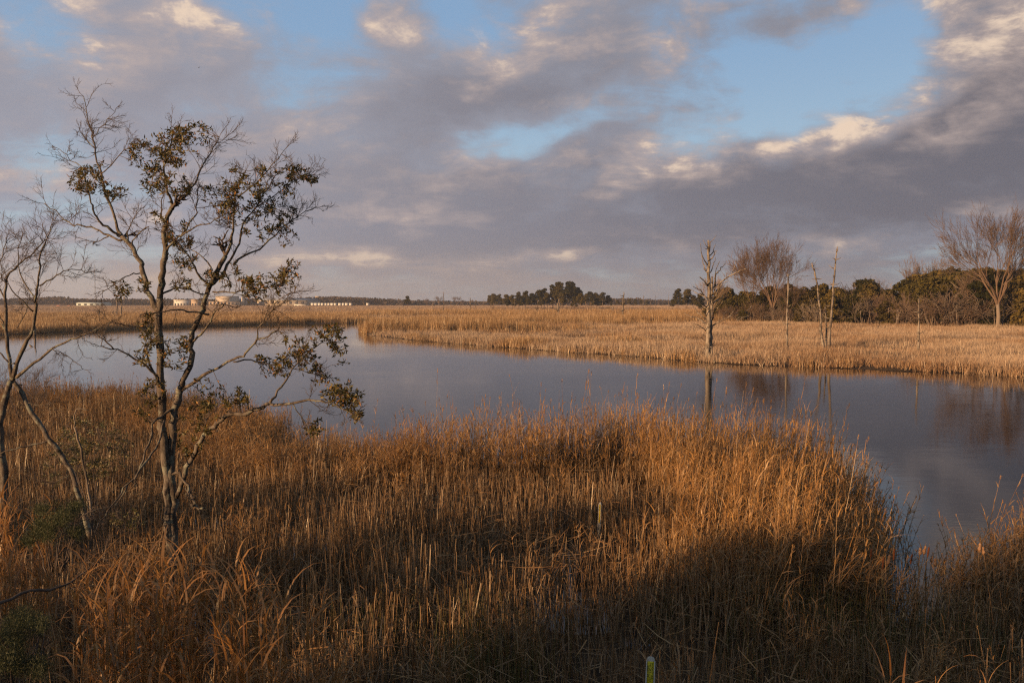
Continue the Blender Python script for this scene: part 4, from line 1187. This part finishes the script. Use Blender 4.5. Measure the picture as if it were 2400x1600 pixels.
# ------------------------------------------------------------------ generated trees
def grow(mb, p, d, L, r, level, up, spread, min_r, kids=(3, 4), sides=5, bend=.12):
    n = 4
    P = [Vector(p)]; d = Vector(d).normalized(); dirs = []
    for i in range(n):
        d = (d + Vector(rng.normal(0, bend, 3)) + Vector((0, 0, up))).normalized()
        P.append(P[-1] + d * L / n); dirs.append(d.copy())
    re = max(r * .55, min_r)
    mb.tube(P, [r + (re - r) * i / n for i in range(n + 1)], max(3, sides), cap=False)
    if level == 0: return
    k = rng.integers(kids[0], kids[1] + 1)
    for j in range(k):
        tt = 1.0 if j == 0 else rng.uniform(.35, 1.0)
        a = min(int(tt * n), n - 1); q_ = P[a].lerp(P[a + 1], min(1, tt * n - a)) if tt < 1 else P[-1]
        nd = (dirs[a] + rand_dir() * spread * (.55 if j == 0 else 1.0)).normalized()
        grow(mb, q_, nd, L * rng.uniform(.55, .82), max(re * rng.uniform(.6, .85), min_r), level - 1, up, spread, min_r, kids, sides - 1, bend)
def bare_mesh(h, r, levels, spread, up, min_r, n0=5, trunk=.3, mat=None, kids=(3, 4), flare=.5):
    tr = MB(); tw_ = MB()
    T0 = [Vector((0, 0, -.6)), Vector((rng.normal(0, .01) * h, 0, h * trunk * .5)), Vector((rng.normal(0, .02) * h, rng.normal(0, .02) * h, h * trunk))]
    tr.tube(T0, [r * 1.25, r, r * .85], 8)
    for i in range(n0):
        an = 6.283 * i / n0 + rng.normal(0, .3)
        o_ = rng.uniform(.2, flare)
        d = Vector((math.cos(an) * o_, math.sin(an) * o_, 1))
        q_ = T0[1].lerp(T0[2], rng.uniform(.5, 1))
        grow(tw_, q_, d, h * .30, r * .5, levels, up, spread, min_r, kids)
    V = np.concatenate(tw_.v); k = h / max(V[:, 2].max(), .1)
    tw_.v = [v * k for v in tw_.v]; tr.v = [v * k for v in tr.v]
    return tr.mesh('trunk', M['bare_grey'], True), tw_.mesh('branches', mat or M['bare'])
def two_part(name, meshes, names, loc, rz, sc, label, cat='tree', group=None):
    r = empty(name, loc, rz, label, cat, group)
    r.scale = sc if hasattr(sc, '__len__') else (sc, sc, sc)
    for me, nm in zip(meshes, names):
        o = bpy.data.objects.new(nm, me); COL.objects.link(o); o.parent = r
        if nm in ('branches', 'stems', 'foliage', 'needles', 'crown'): o['kind'] = 'stuff'
    return r
def crown_quads(mb, centres, radii, n_each, size, flat=.6):
    for c, rr in zip(centres, radii):
        n = max(6, int(n_each * (rr ** 2)))
        v = rng.normal(0, 1, (n, 3)); v /= np.linalg.norm(v, axis=1)[:, None]
        C = np.array(c) + v * (rr * rng.random((n, 1)) ** .35) * np.array([1, 1, flat])
        U = rng.normal(0, 1, (n, 3)); U /= np.linalg.norm(U, axis=1)[:, None]
        Wv = np.cross(U, rng.normal(0, 1, (n, 3))); Wv /= np.linalg.norm(Wv, axis=1)[:, None]
        s_ = size * rng.uniform(.5, 1.3, (n, 1))
        mb.quads(C, U * s_, Wv * s_ * .6)
def evergreen_mesh(h, w, clumps, size, mat, low=.05, n_each=70, cone=0.0):
    tr = MB(); cr_ = MB()
    tr.tube([Vector((0, 0, -.5)), Vector((rng.normal(0, .1), rng.normal(0, .1), h * .45)), Vector((rng.normal(0, .25), 0, h * .85))], [h * .022 + .05, h * .016 + .03, .03], 6)
    cs, rs = [], []
    for i in range(clumps):
        z = low + (1 - low) * rng.random() ** .8
        prof = math.sin(math.pi * min(1, .12 + .88 * (1 - z) ** (.75 + cone))) * .5 + (.5 * (1 - z) ** (.6 + cone))
        a = rng.uniform(0, 6.283); q_ = rng.random() ** .4 * prof * w * .5
        rr = rng.uniform(.10, .20) * w
        c = (q_ * math.cos(a), q_ * math.sin(a), max(rr * .4, z * h - rr * .4))
        cs.append(c); rs.append(rr)
        tr.tube([Vector((0, 0, c[2] * .7)), Vector(c)], [.05, .02], 3, cap=False)
    crown_quads(cr_, cs, rs, n_each, size)
    kz = h / np.percentile(np.concatenate(cr_.v)[:, 2], 99.5)
    for mb_ in (tr, cr_): mb_.v = [v * np.array([1, 1, kz]) for v in mb_.v]
    return tr.mesh('trunk', M['bare_grey'], True), cr_.mesh('foliage', mat)
def shrub_mesh(h, w, n, min_r, mat):
    tr = MB(); tw_ = MB()
    for i in range(n):
        an = rng.uniform(0, 6.283); o_ = rng.uniform(.1, .9)
        q_ = Vector((rng.normal(0, w * .18), rng.normal(0, w * .18), -.2))
        if i < 4: tr.tube([q_, q_ + Vector((math.cos(an) * o_ * h * .2, math.sin(an) * o_ * h * .2, h * .5))], [.07, .04], 5)
        grow(tw_, q_, Vector((math.cos(an) * o_, math.sin(an) * o_, 1)), h * .42, .05, 3, .02, .7, min_r, (3, 3), 3, .16)
    V = np.concatenate(tw_.v); kz = h / V[:, 2].max(); kx = (w * .5) / np.percentile(np.abs(V[:, 0]), 97)
    sc_ = np.array([kx, kx, kz]); tw_.v = [v * sc_ for v in tw_.v]; tr.v = [v * sc_ for v in tr.v]
    return tr.mesh('stems', M['bare_grey'], True), tw_.mesh('branches', mat)
def pine_mesh(h, clear=.5, w=5.0, nb=13):
    tr = MB(); cr_ = MB()
    lx, ly = rng.normal(0, .4, 2)
    top = Vector((lx, ly, h * .97))
    tr.tube([Vector((0, 0, -.5)), Vector((lx * .4, ly * .4, h * .5)), top], [.26, .20, .06], 6)
    cs, rs = [], []
    for i in range(nb):
        z = h * (clear + (1 - clear) * (i + rng.random()) / nb)
        f = (z / h - clear) / (1 - clear)
        a = rng.uniform(0, 6.283); q_ = w * .5 * (1 - .75 * f ** 1.6) * rng.uniform(.35, 1.0)
        c = Vector((lx * z / h + q_ * math.cos(a), ly * z / h + q_ * math.sin(a), z + .25 * q_))
        tr.tube([Vector((lx * z / h, ly * z / h, z - .2 * q_)), c], [.07, .03], 3, cap=False)
        cs.append(tuple(c)); rs.append(rng.uniform(.8, 1.5) * w / 5)
    for i in range(5):
        z = h * rng.uniform(.25, clear); a = rng.uniform(0, 6.28); q0 = Vector((lx * z / h, ly * z / h, z))
        tr.tube([q0, q0 + Vector((math.cos(a), math.sin(a), .2)) * rng.uniform(.4, 1.4)], [.05, .02], 3, cap=False)
    crown_quads(cr_, cs, rs, 60, .27, .62)
    return tr.mesh('trunk', M['pine_bark'], True), cr_.mesh('needles', M['pine'])
ORD = ['first', 'second', 'third', 'fourth', 'fifth', 'sixth', 'seventh', 'eighth', 'ninth', 'tenth', 'eleventh', 'twelfth', 'thirteenth', 'fourteenth', 'fifteenth', 'sixteenth', 'seventeenth', 'eighteenth', 'nineteenth', 'twentieth',
       'twenty-first', 'twenty-second', 'twenty-third', 'twenty-fourth', 'twenty-fifth', 'twenty-sixth', 'twenty-seventh', 'twenty-eighth', 'twenty-ninth', 'thirtieth', 'thirty-first', 'thirty-second', 'thirty-third', 'thirty-fourth', 'thirty-fifth', 'thirty-sixth', 'thirty-seventh', 'thirty-eighth', 'thirty-ninth', 'fortieth'] + ['forty-%s' % w_ for w_ in 'first second third fourth fifth sixth seventh eighth ninth'.split()] + ['fiftieth'] + ['fifty-%s' % w_ for w_ in 'first second third fourth fifth sixth seventh eighth ninth'.split()] + ['sixtieth'] + ['sixty-%s' % w_ for w_ in 'first second third fourth fifth sixth seventh eighth ninth'.split()]

# big bare trees of the right-hand wood
def place(px, d, z=None):
    x = (px - 1200) / F * d
    return Vector((x, d, gz_at(x, d) if z is None else z))
def top_h(py, d): return at(1200, py, d).z
rng = np.random.default_rng(5)          # a fixed draw for the two landmark trees
BB = [bare_mesh(23, .42, 5, .46, .035, .016, 11, .2, flare=.9), bare_mesh(23, .42, 5, .46, .045, .016, 8, .22, flare=.75)]
BS = [bare_mesh(14, .20, 4, .5, .06, .02, 6, .25, flare=.6) for _ in range(3)]
two_part('bare_tree', BB[0], ('trunk', 'branches'), place(1812, 205), .6, (top_h(540, 205) / 23 * .82, top_h(540, 205) / 23 * .82, top_h(538, 205) / 23), 'round crowned bare tree rising above the wood behind the trio')
two_part('bare_tree', BB[1], ('trunk', 'branches'), place(2338, 158), 2.2, (top_h(448, 158) / 23 * .8, top_h(448, 158) / 23 * .8, top_h(448, 158) / 23), 'tallest bare tree at the right edge, towering over the wood')
for i, (px, py, d, lb_) in enumerate([(1765, 580, 212, 'slighter bare tree left of the round crowned bare tree'), (1850, 650, 196, 'low bare tree at the right foot of the round crowned one'), (2142, 588, 215, 'narrow bare tree above the middle of the right-hand wood'), (2205, 598, 220, 'thin bare tree right of the narrow one over the wood'),
                                      (1668, 640, 200, 'small bare tree behind the big bleached dead tree'), (2390, 560, 175, 'bare tree at the frame edge right of the tallest bare tree'), (2285, 620, 168, 'lower bare tree just left of the tallest bare tree'), (2040, 640, 225, 'faint bare tree top over the wood, left of the narrow one')]):
    k_ = top_h(py, d) / 14
    two_part('bare_tree', BS[i % 3], ('trunk', 'branches'), place(px, d), rng.uniform(0, 6.28), (k_ * .8, k_ * .8, k_), lb_, group='bare trees of the right-hand wood')

# front and back rows of the right-hand wood
EV = [evergreen_mesh(9, 8, 46, .24, M['wood_dark']) for _ in range(3)] + [evergreen_mesh(9, 7.5, 42, .24, M['wood_olive']) for _ in range(3)]
SH = [shrub_mesh(6, 7, 12, .022, M['bare']) for _ in range(3)] + [shrub_mesh(6, 7, 11, .022, M['bare_grey']) for _ in range(2)]
def wood_front(px): return float(np.interp(px, [1640, 1700, 1850, 2050, 2250, 2450], [225, 206, 190, 178, 164, 155]))
cnt = {}
def wood(kind, px, py_top, back, wide=1.0):
    d = wood_front(px) + back
    p = place(px, d)
    h = max(2.5, top_h(py_top, d))
    if kind == 'e': me = EV[rng.integers(0, 3)]; nm, lab, ct = 'evergreen_tree', 'dark evergreen', 'tree'; base = 9.0; parts = ('trunk', 'foliage')
    elif kind == 'o': me = EV[rng.integers(3, 6)]; nm, lab, ct = 'evergreen_tree', 'olive evergreen', 'tree'; base = 9.0; parts = ('trunk', 'foliage')
    else: me = SH[rng.integers(0, 5)]; nm, lab, ct = 'bare_shrub', 'bare brown shrub', 'shrub'; base = 6.0; parts = ('stems', 'branches')
    k_ = h / base
    row = 'front' if back < 9 else ('middle' if back < 22 else 'back')
    cnt[(lab, row)] = cnt.get((lab, row), 0) + 1
    return [p, k_, wide, nm, me, parts, lab, row, ct, px]
WL = []
def skyline(px): return float(np.interp(px, [1640, 1690, 1740, 1800, 1870, 1960, 2030, 2090, 2130, 2200, 2260, 2400, 2500], [706, 682, 680, 678, 670, 660, 658, 662, 650, 642, 630, 628, 626]))
for px in np.arange(1650, 2500, 23):
    f = px + rng.normal(0, 8)
    WL.append(wood(rng.choice(['s', 's', 's', 'o', 'e']), f, skyline(f) + rng.uniform(20, 50), rng.uniform(0, 7), rng.uniform(.9, 1.3)))
for px in np.arange(1665, 2500, 24):
    f = px + rng.normal(0, 8)
    WL.append(wood(rng.choice(['e', 'e', 'o', 'o', 's']), f, skyline(f) + rng.uniform(4, 26), rng.uniform(10, 20), rng.uniform(.8, 1.1)))
for px in np.arange(1690, 2520, 27):
    f = px + rng.normal(0, 10)
    WL.append(wood(rng.choice(['e', 'o', 'o', 's']), f, skyline(f) + rng.uniform(-6, 10), rng.uniform(24, 42), rng.uniform(.8, 1.1)))
WL.sort(key=lambda a: a[9])
seen = {}
for (p, k_, wide, nm, me, parts, lab, row, ct, px) in WL:
    i_ = seen.get((lab, row), 0); seen[(lab, row)] = i_ + 1
    two_part(nm, me, parts, p, rng.uniform(0, 6.28), (k_ * wide, k_ * wide, k_), '%s from the left in the %s row of the right-hand wood: %s' % (ORD[i_], row, lab), ct, 'trees and shrubs of the right-hand wood')

# ------------------------------------------------------------------ pines
PM = [pine_mesh(15, .42, 7.0, 22), pine_mesh(15, .52, 7.5, 20), pine_mesh(15, .34, 6.4, 24), pine_mesh(15, .55, 7.5, 18)]
pines = [(1312, 664, 470), (1340, 664, 475), (1296, 670, 478), (1328, 672, 465), (1355, 676, 480), (1360, 690, 462), (1260, 682, 480), (1232, 684, 490), (1246, 690, 470), (1215, 686, 495), (1225, 697, 468), (1283, 688, 472),
         (1200, 693, 500), (1186, 692, 540), (1170, 691, 560), (1158, 690, 580), (1150, 694, 590), (1275, 678, 500), (1385, 686, 560), (1398, 688, 570), (1412, 687, 560), (1372, 690, 565), (1404, 694, 520), (1398, 700, 490), (1190, 702, 480), (1205, 704, 470), (1270, 700, 466), (1318, 690, 462), (1345, 696, 464), (1240, 702, 465),
         (1588, 679, 420), (1609, 680, 430), (1625, 695, 440), (1600, 700, 450), (1576, 706, 480), (1640, 690, 330), (955, 695, 620), (1138 + 18, 700, 560)]
pines += [(px_, 698 + 4 * math.sin(px_ * .7), 600 + 30 * math.sin(px_)) for px_ in range(1152, 1428, 13)] + [(px_, 703 + 2 * math.sin(px_), 640) for px_ in range(1432, 1520, 14)]
pines.sort()
seen_p = 0
for i, (px, py, d) in enumerate(pines):
    k_ = top_h(py, d) / 15.2
    if px < 1000: lb_ = 'lone pine far out on the marsh left of centre'
    elif px > 1545: lb_ = '%s pine from the left in the small group left of the right-hand wood' % ORD[sum(1 for q_ in pines if 1545 < q_[0] < px)]
    else: lb_ = '%s pine from the left in the central grove' % ORD[sum(1 for q_ in pines if 1000 < q_[0] < px or (q_[0] == px and q_[1] < py))]
    two_part('pine_tree', PM[i % 4], ('trunk', 'needles'), place(px, d), rng.uniform(0, 6.28), (k_ * 1.05, k_ * 1.05, k_), lb_, 'tree', 'pines across the far marsh')
# undergrowth at the grove's foot
for i, px in enumerate(list(range(1160, 1415, 19)) + [1420, 1428, 1585, 1612]):
    d = 455 + rng.uniform(0, 25) if px < 1560 else 415
    k_ = rng.uniform(.45, .75)
    lb_ = '%s low bush from the left under the central grove' % ORD[i] if px < 1560 else ('low bush under the small pine group, %s one' % ('left' if px < 1600 else 'right'))
    two_part('bare_shrub', SH[i % 5], ('stems', 'branches'), place(px, d), rng.uniform(0, 6.28), (k_ * 1.5, k_ * 1.5, k_), lb_, 'shrub', 'low bushes under the pines')
# bare trees in the distance, left of the grove
for i, (px, py, d, lb_) in enumerate([(1029, 692, 900, 'far bare tree beside the tall thin dead trunk'), (1070, 692, 900, 'far round bare tree left of the pine grove'), (1001, 697, 930, 'far small bare tree, leftmost of three'), (1085, 702, 900, 'far low bare tree right of the round one')]):
    k_ = top_h(py, d) / 14
    two_part('bare_tree', BS[i % 3], ('trunk', 'branches'), place(px, d), rng.uniform(0, 6), (k_ * 1.3, k_ * 1.3, k_), lb_, group='far bare trees')

# ------------------------------------------------------------------ the far wooded shore, one mass
fw = MB()
def far_top(px): return np.interp(px, [-400, 0, 60, 140, 160, 230, 420, 560, 700, 780, 830, 900, 960, 1060, 1140, 1300, 1420, 1480, 1530, 1600, 1700, 2600], [697, 700, 699, 694, 698, 701, 701, 702, 698, 694, 696, 700, 704, 706, 707, 706, 700, 698, 702, 704, 703, 700])
pxs = np.arange(-500, 2700, 2.2)
for px in pxs:
    for dpt in (1000, 1060, 1130):
        d = dpt + rng.normal(0, 15) + (60 if px > 980 else 0)
        h = max(2.0, top_h(float(far_top(px)) + rng.normal(.8, 1.3) + (1.5 if dpt == 1000 else 0), d) - .5)
        x = (px + rng.normal(0, 1.5) - 1200) / F * d
        gz = 0.0
        n = 12
        C = np.stack([x + rng.normal(0, 1.9, n), d + rng.normal(0, 2, n), gz + h * rng.random(n) ** .7], 1)
        U = rng.normal(0, 1, (n, 3)); U /= np.linalg.norm(U, axis=1)[:, None]
        Wv = np.cross(U, rng.normal(0, 1, (n, 3))); Wv /= np.linalg.norm(Wv, axis=1)[:, None]
        s_ = rng.uniform(.6, 1.5, (n, 1)); fw.quads(C, U * s_, Wv * s_)
tag(fw.build('far_wood', M['far_wood']), 'hazy winter woodland along the far shore', 'woodland', kind='stuff')
#@@
# ------------------------------------------------------------------ distant works across the marsh (about 950 m off)
def wallm(name, c): return plain(name, c, tuple(v * .9 for v in c), .15, .8)
M['w_cream'] = wallm('cream_cladding', (.42, .345, .26)); M['w_white'] = wallm('white_cladding', (.56, .52, .45)); M['w_tan'] = wallm('tan_cladding', (.36, .265, .18))
M['w_grey'] = wallm('grey_roofing', (.22, .23, .245)); M['w_blue'] = wallm('bluish_roofing', (.24, .27, .31)); M['w_dark'] = plain('dark_opening', (.04, .04, .045), None, 1, .4)
M['w_brick'] = wallm('brick_red', (.42, .16, .08)); M['w_green'] = wallm('pale_green_cladding', (.42, .46, .40))
DB = 950.0
def bpx(px, d=DB): return (px - 1200) / F * d
def bz(py, d=DB): return at(1200, py, d).z
def building(name, label, px0, px1, py0, py1, depth, wall, roof, d=DB, gable=0.0, rz=0.0, openings=0, dock=False):
    """walls, roof and openings; px/py are the front's extent in the photograph"""
    x0, x1 = bpx(px0, d), bpx(px1, d); z0, z1 = 0.0, bz(py0, d)
    cx = (x0 + x1) / 2; w = (x1 - x0) / 2
    r = empty(name, (cx, d, 0), rz, label, 'building')
    mb = MB(); mb.box(-w, w, 0, depth, -.5, z1); mb.build('wall', wall, r)
    rf = MB(); e = .5; g_ = gable
    rf.add([(-w - e, -e, z1 + .02), (w + e, -e, z1 + .02), (w + e, depth + e, z1 + .02), (-w - e, depth + e, z1 + .02), (-w - e, depth / 2, z1 + g_ + .3), (w + e, depth / 2, z1 + g_ + .3),
            (-w - e, -e, z1 + .3), (w + e, -e, z1 + .3), (w + e, depth + e, z1 + .3), (-w - e, depth + e, z1 + .3)],
           [(3, 2, 1, 0), (0, 1, 7, 6), (6, 7, 5, 4), (4, 5, 8, 9), (2, 3, 9, 8), (1, 2, 8, 5, 7), (3, 0, 6, 4, 9)])
    rf.build('roof', roof, r)
    for i in range(openings):
        xc = -w + (i + .5) * 2 * w / openings; ww = min(1.6, w / openings * .5); hh_ = min(3.2, z1 * .5)
        op = MB(); zb = .2 if dock else z1 * .4
        op.box(xc - ww, xc + ww, -.12, .05, zb, zb + hh_); op.build('door' if dock else 'window', M['w_dark'], r)
    return r
building('storage_shed', 'bright white low shed at the left of the far works', 408, 443, 703, 716, 18, M['w_white'], M['w_white'], openings=5, dock=True)
building('workshop', 'small tan roofed workshop right of the bright white shed', 449, 468, 703, 716, 14, M['w_tan'], M['w_tan'], gable=1.0, openings=3, dock=True)
building('factory_block', 'tall cream windowless factory block with grey shaded side', 501, 536, 694, 716, 20, M['w_cream'], M['w_grey'], d=965, rz=R(-28))
building('factory_wing', 'long low tan wing in front of the tall cream block', 490, 567, 707, 716, 16, M['w_tan'], M['w_grey'], d=940, openings=9)
building('factory_hall', 'bluish roofed hall behind the long low tan wing', 536, 570, 703, 716, 24, M['w_grey'], M['w_blue'], d=985, gable=1.5, openings=4)
building('warehouse', 'wide warehouse with cream front and long grey side', 598, 722, 704, 717, 40, M['w_cream'], M['w_grey'], d=955, gable=2.2, openings=8, rz=R(-12))
building('storage_shed', 'long white open fronted shed below the warehouse', 690, 722, 713.5, 717.5, 8, M['w_white'], M['w_white'], d=925, openings=4, dock=True)
building('farm_shed', 'pale green roofed low shed far left of the works', 180, 250, 711, 717, 12, M['w_green'], M['w_green'], d=930, gable=.8, openings=5)
building('brick_hut', 'small red hut at far left beyond the marsh', 134, 143, 717, 720, 6, M['w_brick'], M['w_brick'], d=900, gable=.6, openings=1, dock=True)
building('brick_hut', 'smaller red hut right of the other red hut', 160, 166, 717, 720, 5, M['w_brick'], M['w_brick'], d=900, gable=.6, openings=1, dock=True)
building('hilltop_house', 'white roofed building peeping over the far wood', 740, 750, 694.5, 700, 8, M['w_tan'], M['w_white'], d=1080, openings=3)
# silos and stacks
def silo(px, py_top, r_, d, label, mat):
    root = empty('silo', (bpx(px, d), d, 0), 0, label, 'silo')
    h = bz(py_top, d)
    mb = MB(); mb.tube([(0, 0, -.5), (0, 0, h * .86)], [r_, r_], 14); mb.build('tank', mat, root, smooth=True)
    cp_ = MB(); cp_.tube([(0, 0, h * .862), (0, 0, h * .9), (0, 0, h)], [r_ * 1.06, r_ * 1.0, r_ * .15], 14); cp_.build('cap', M['w_grey'], root)
    ld = MB(); ld.box(-.25, .25, -r_ - .3, -r_ - .1, .2, h * .9); ld.build('ladder', M['w_grey'], root)
    return root
silo(570, 694, 1.7, 945, 'taller cream silo right of the tall cream block', M['w_cream']); silo(577, 699, 1.5, 948, 'shorter silo beside the taller cream one', M['w_tan'])
silo(734, 697, 1.6, 1010, 'tall tan plant tower at the right end of the works', M['w_tan']); silo(741, 700, 1.3, 1012, 'shorter tan plant tower at the right end', M['w_tan'])
# lorry trailers parked in a row
def trailer(px, d, L, label):
    r = empty('parked_trailer', (bpx(px, d), d, .35), 0, label, 'trailer', 'white trailers parked in a row')
    mb = MB(); mb.box(-L / 2, L / 2, 0, 2.5, 1.0, 3.6); mb.build('body', M['w_white'], r)
    ch = MB(); ch.box(-L / 2 + .4, L / 2 - .4, .5, 2.0, .7, .98); ch.build('chassis', M['w_dark'], r)
    for xx in (-L * .3, L * .3):
        for yy in (.15, 2.1):
            wl = MB(); wl.tube([(xx, yy, .48), (xx, yy + .3, .48)], [.48, .48], 10); wl.build('wheel', M['w_dark'], r)
for i, px in enumerate((733, 741, 749, 756, 764, 771, 779, 786, 797, 805, 813, 822, 862)):
    trailer(px, 915, rng.uniform(2.6, 4.0), '%s white trailer from the left parked before the far wood' % ORD[i] if px < 850 else 'single white trailer parked apart at the far right')
# radio mast
root = empty('radio_mast', (bpx(225, 1045), 1045, 0), 0, 'thin tall radio mast rising over the far wood at left', 'mast')
H_ = top_h(617, 1045)
for k_ in range(3):
    an = 2.094 * k_; lg = MB(); lg.tube([(math.cos(an) * .7, math.sin(an) * .7, -2), (math.cos(an) * .6, math.sin(an) * .6, H_ * .96)], [.08, .07], 4); lg.build('leg', M['w_grey'], root)
br = MB()
for i in range(36):
    z = H_ * .95 * i / 36; z2 = H_ * .95 * (i + 1) / 36
    for k_ in range(3):
        a1, a2 = 2.094 * k_, 2.094 * (k_ + 1); br.tube([(math.cos(a1) * .65, math.sin(a1) * .65, z), (math.cos(a2) * .65, math.sin(a2) * .65, z2)], [.07, .07], 3)
br.build('bracing', M['w_grey'], root)['kind'] = 'stuff'
an_ = MB(); an_.tube([(0, 0, H_ * .95), (0, 0, H_)], [.12, .05], 5); an_.build('antenna', M['w_grey'], root)
for k_ in range(3):
    an = 2.094 * k_ + .5; gw = MB(); gw.tube([(0, 0, H_ * .8), (math.cos(an) * 35, math.sin(an) * 35, .2)], [.03, .03], 3); gw.build('guy_wire', M['w_grey'], root)

# ------------------------------------------------------------------ unseen trees added behind the viewpoint, heights shaped to shade the near reeds
BK = [evergreen_mesh(9, 7.5, 28, .20, M['wood_dark'], .12, 34) for _ in range(4)] + [shrub_mesh(8, 8, 10, .02, M['bare_grey'])]
def back_tree(x, y, h, w, i):
    bare_ = i == 7
    me = BK[4 if bare_ else i % 4]; b = 8.0 if bare_ else 9.0
    z = gz_at(x, y)
    two_part('unseen_shade_tree', me, ('stems', 'branches') if bare_ else ('trunk', 'foliage'), (x, y, z - .1), i * 1.7, (w / 7.5, w / 7.5, h / b), '%s unseen tree from the left, added behind the viewpoint for shade' % ORD[i], 'tree', 'unseen trees added behind the viewpoint for shade')
BT = []
for i in range(25):
    x_ = -84 + 4.6 * i
    h_ = float(np.interp(x_, [-84, -58, -50, -46, -38, -33, -27, -20, 30], [9.0, 8.0, 7.1, 6.9, 7.3, 6.7, 6.7, 7.8, 8.2]))
    BT.append((x_, -18 + 3 * math.sin(i * 2.3), h_ + .5 * math.sin(i * 1.9) + .5 * math.sin(i * 4.1), 8.5))
for i, (x, y, h, w) in enumerate(BT): back_tree(x, y, h, w, i)

# ------------------------------------------------------------------ winter haze
hb = MB(); hb.box(-1900, 1900, -140, 2400, -3, 62)
ho = hb.build('haze', None)
def haze_material():
    m, T = nodes_of('haze_air')
    v = T.n('ShaderNodeVolumePrincipled')
    v.inputs['Color'].default_value = (.80, .80, .86, 1)
    v.inputs['Density'].default_value = .00014
    v.inputs['Anisotropy'].default_value = .2
    o = T.n('ShaderNodeOutputMaterial'); T.link(v.outputs[0], o.inputs['Volume'])
    return m
ho.data.materials.append(haze_material())
tag(ho, kind='stuff')
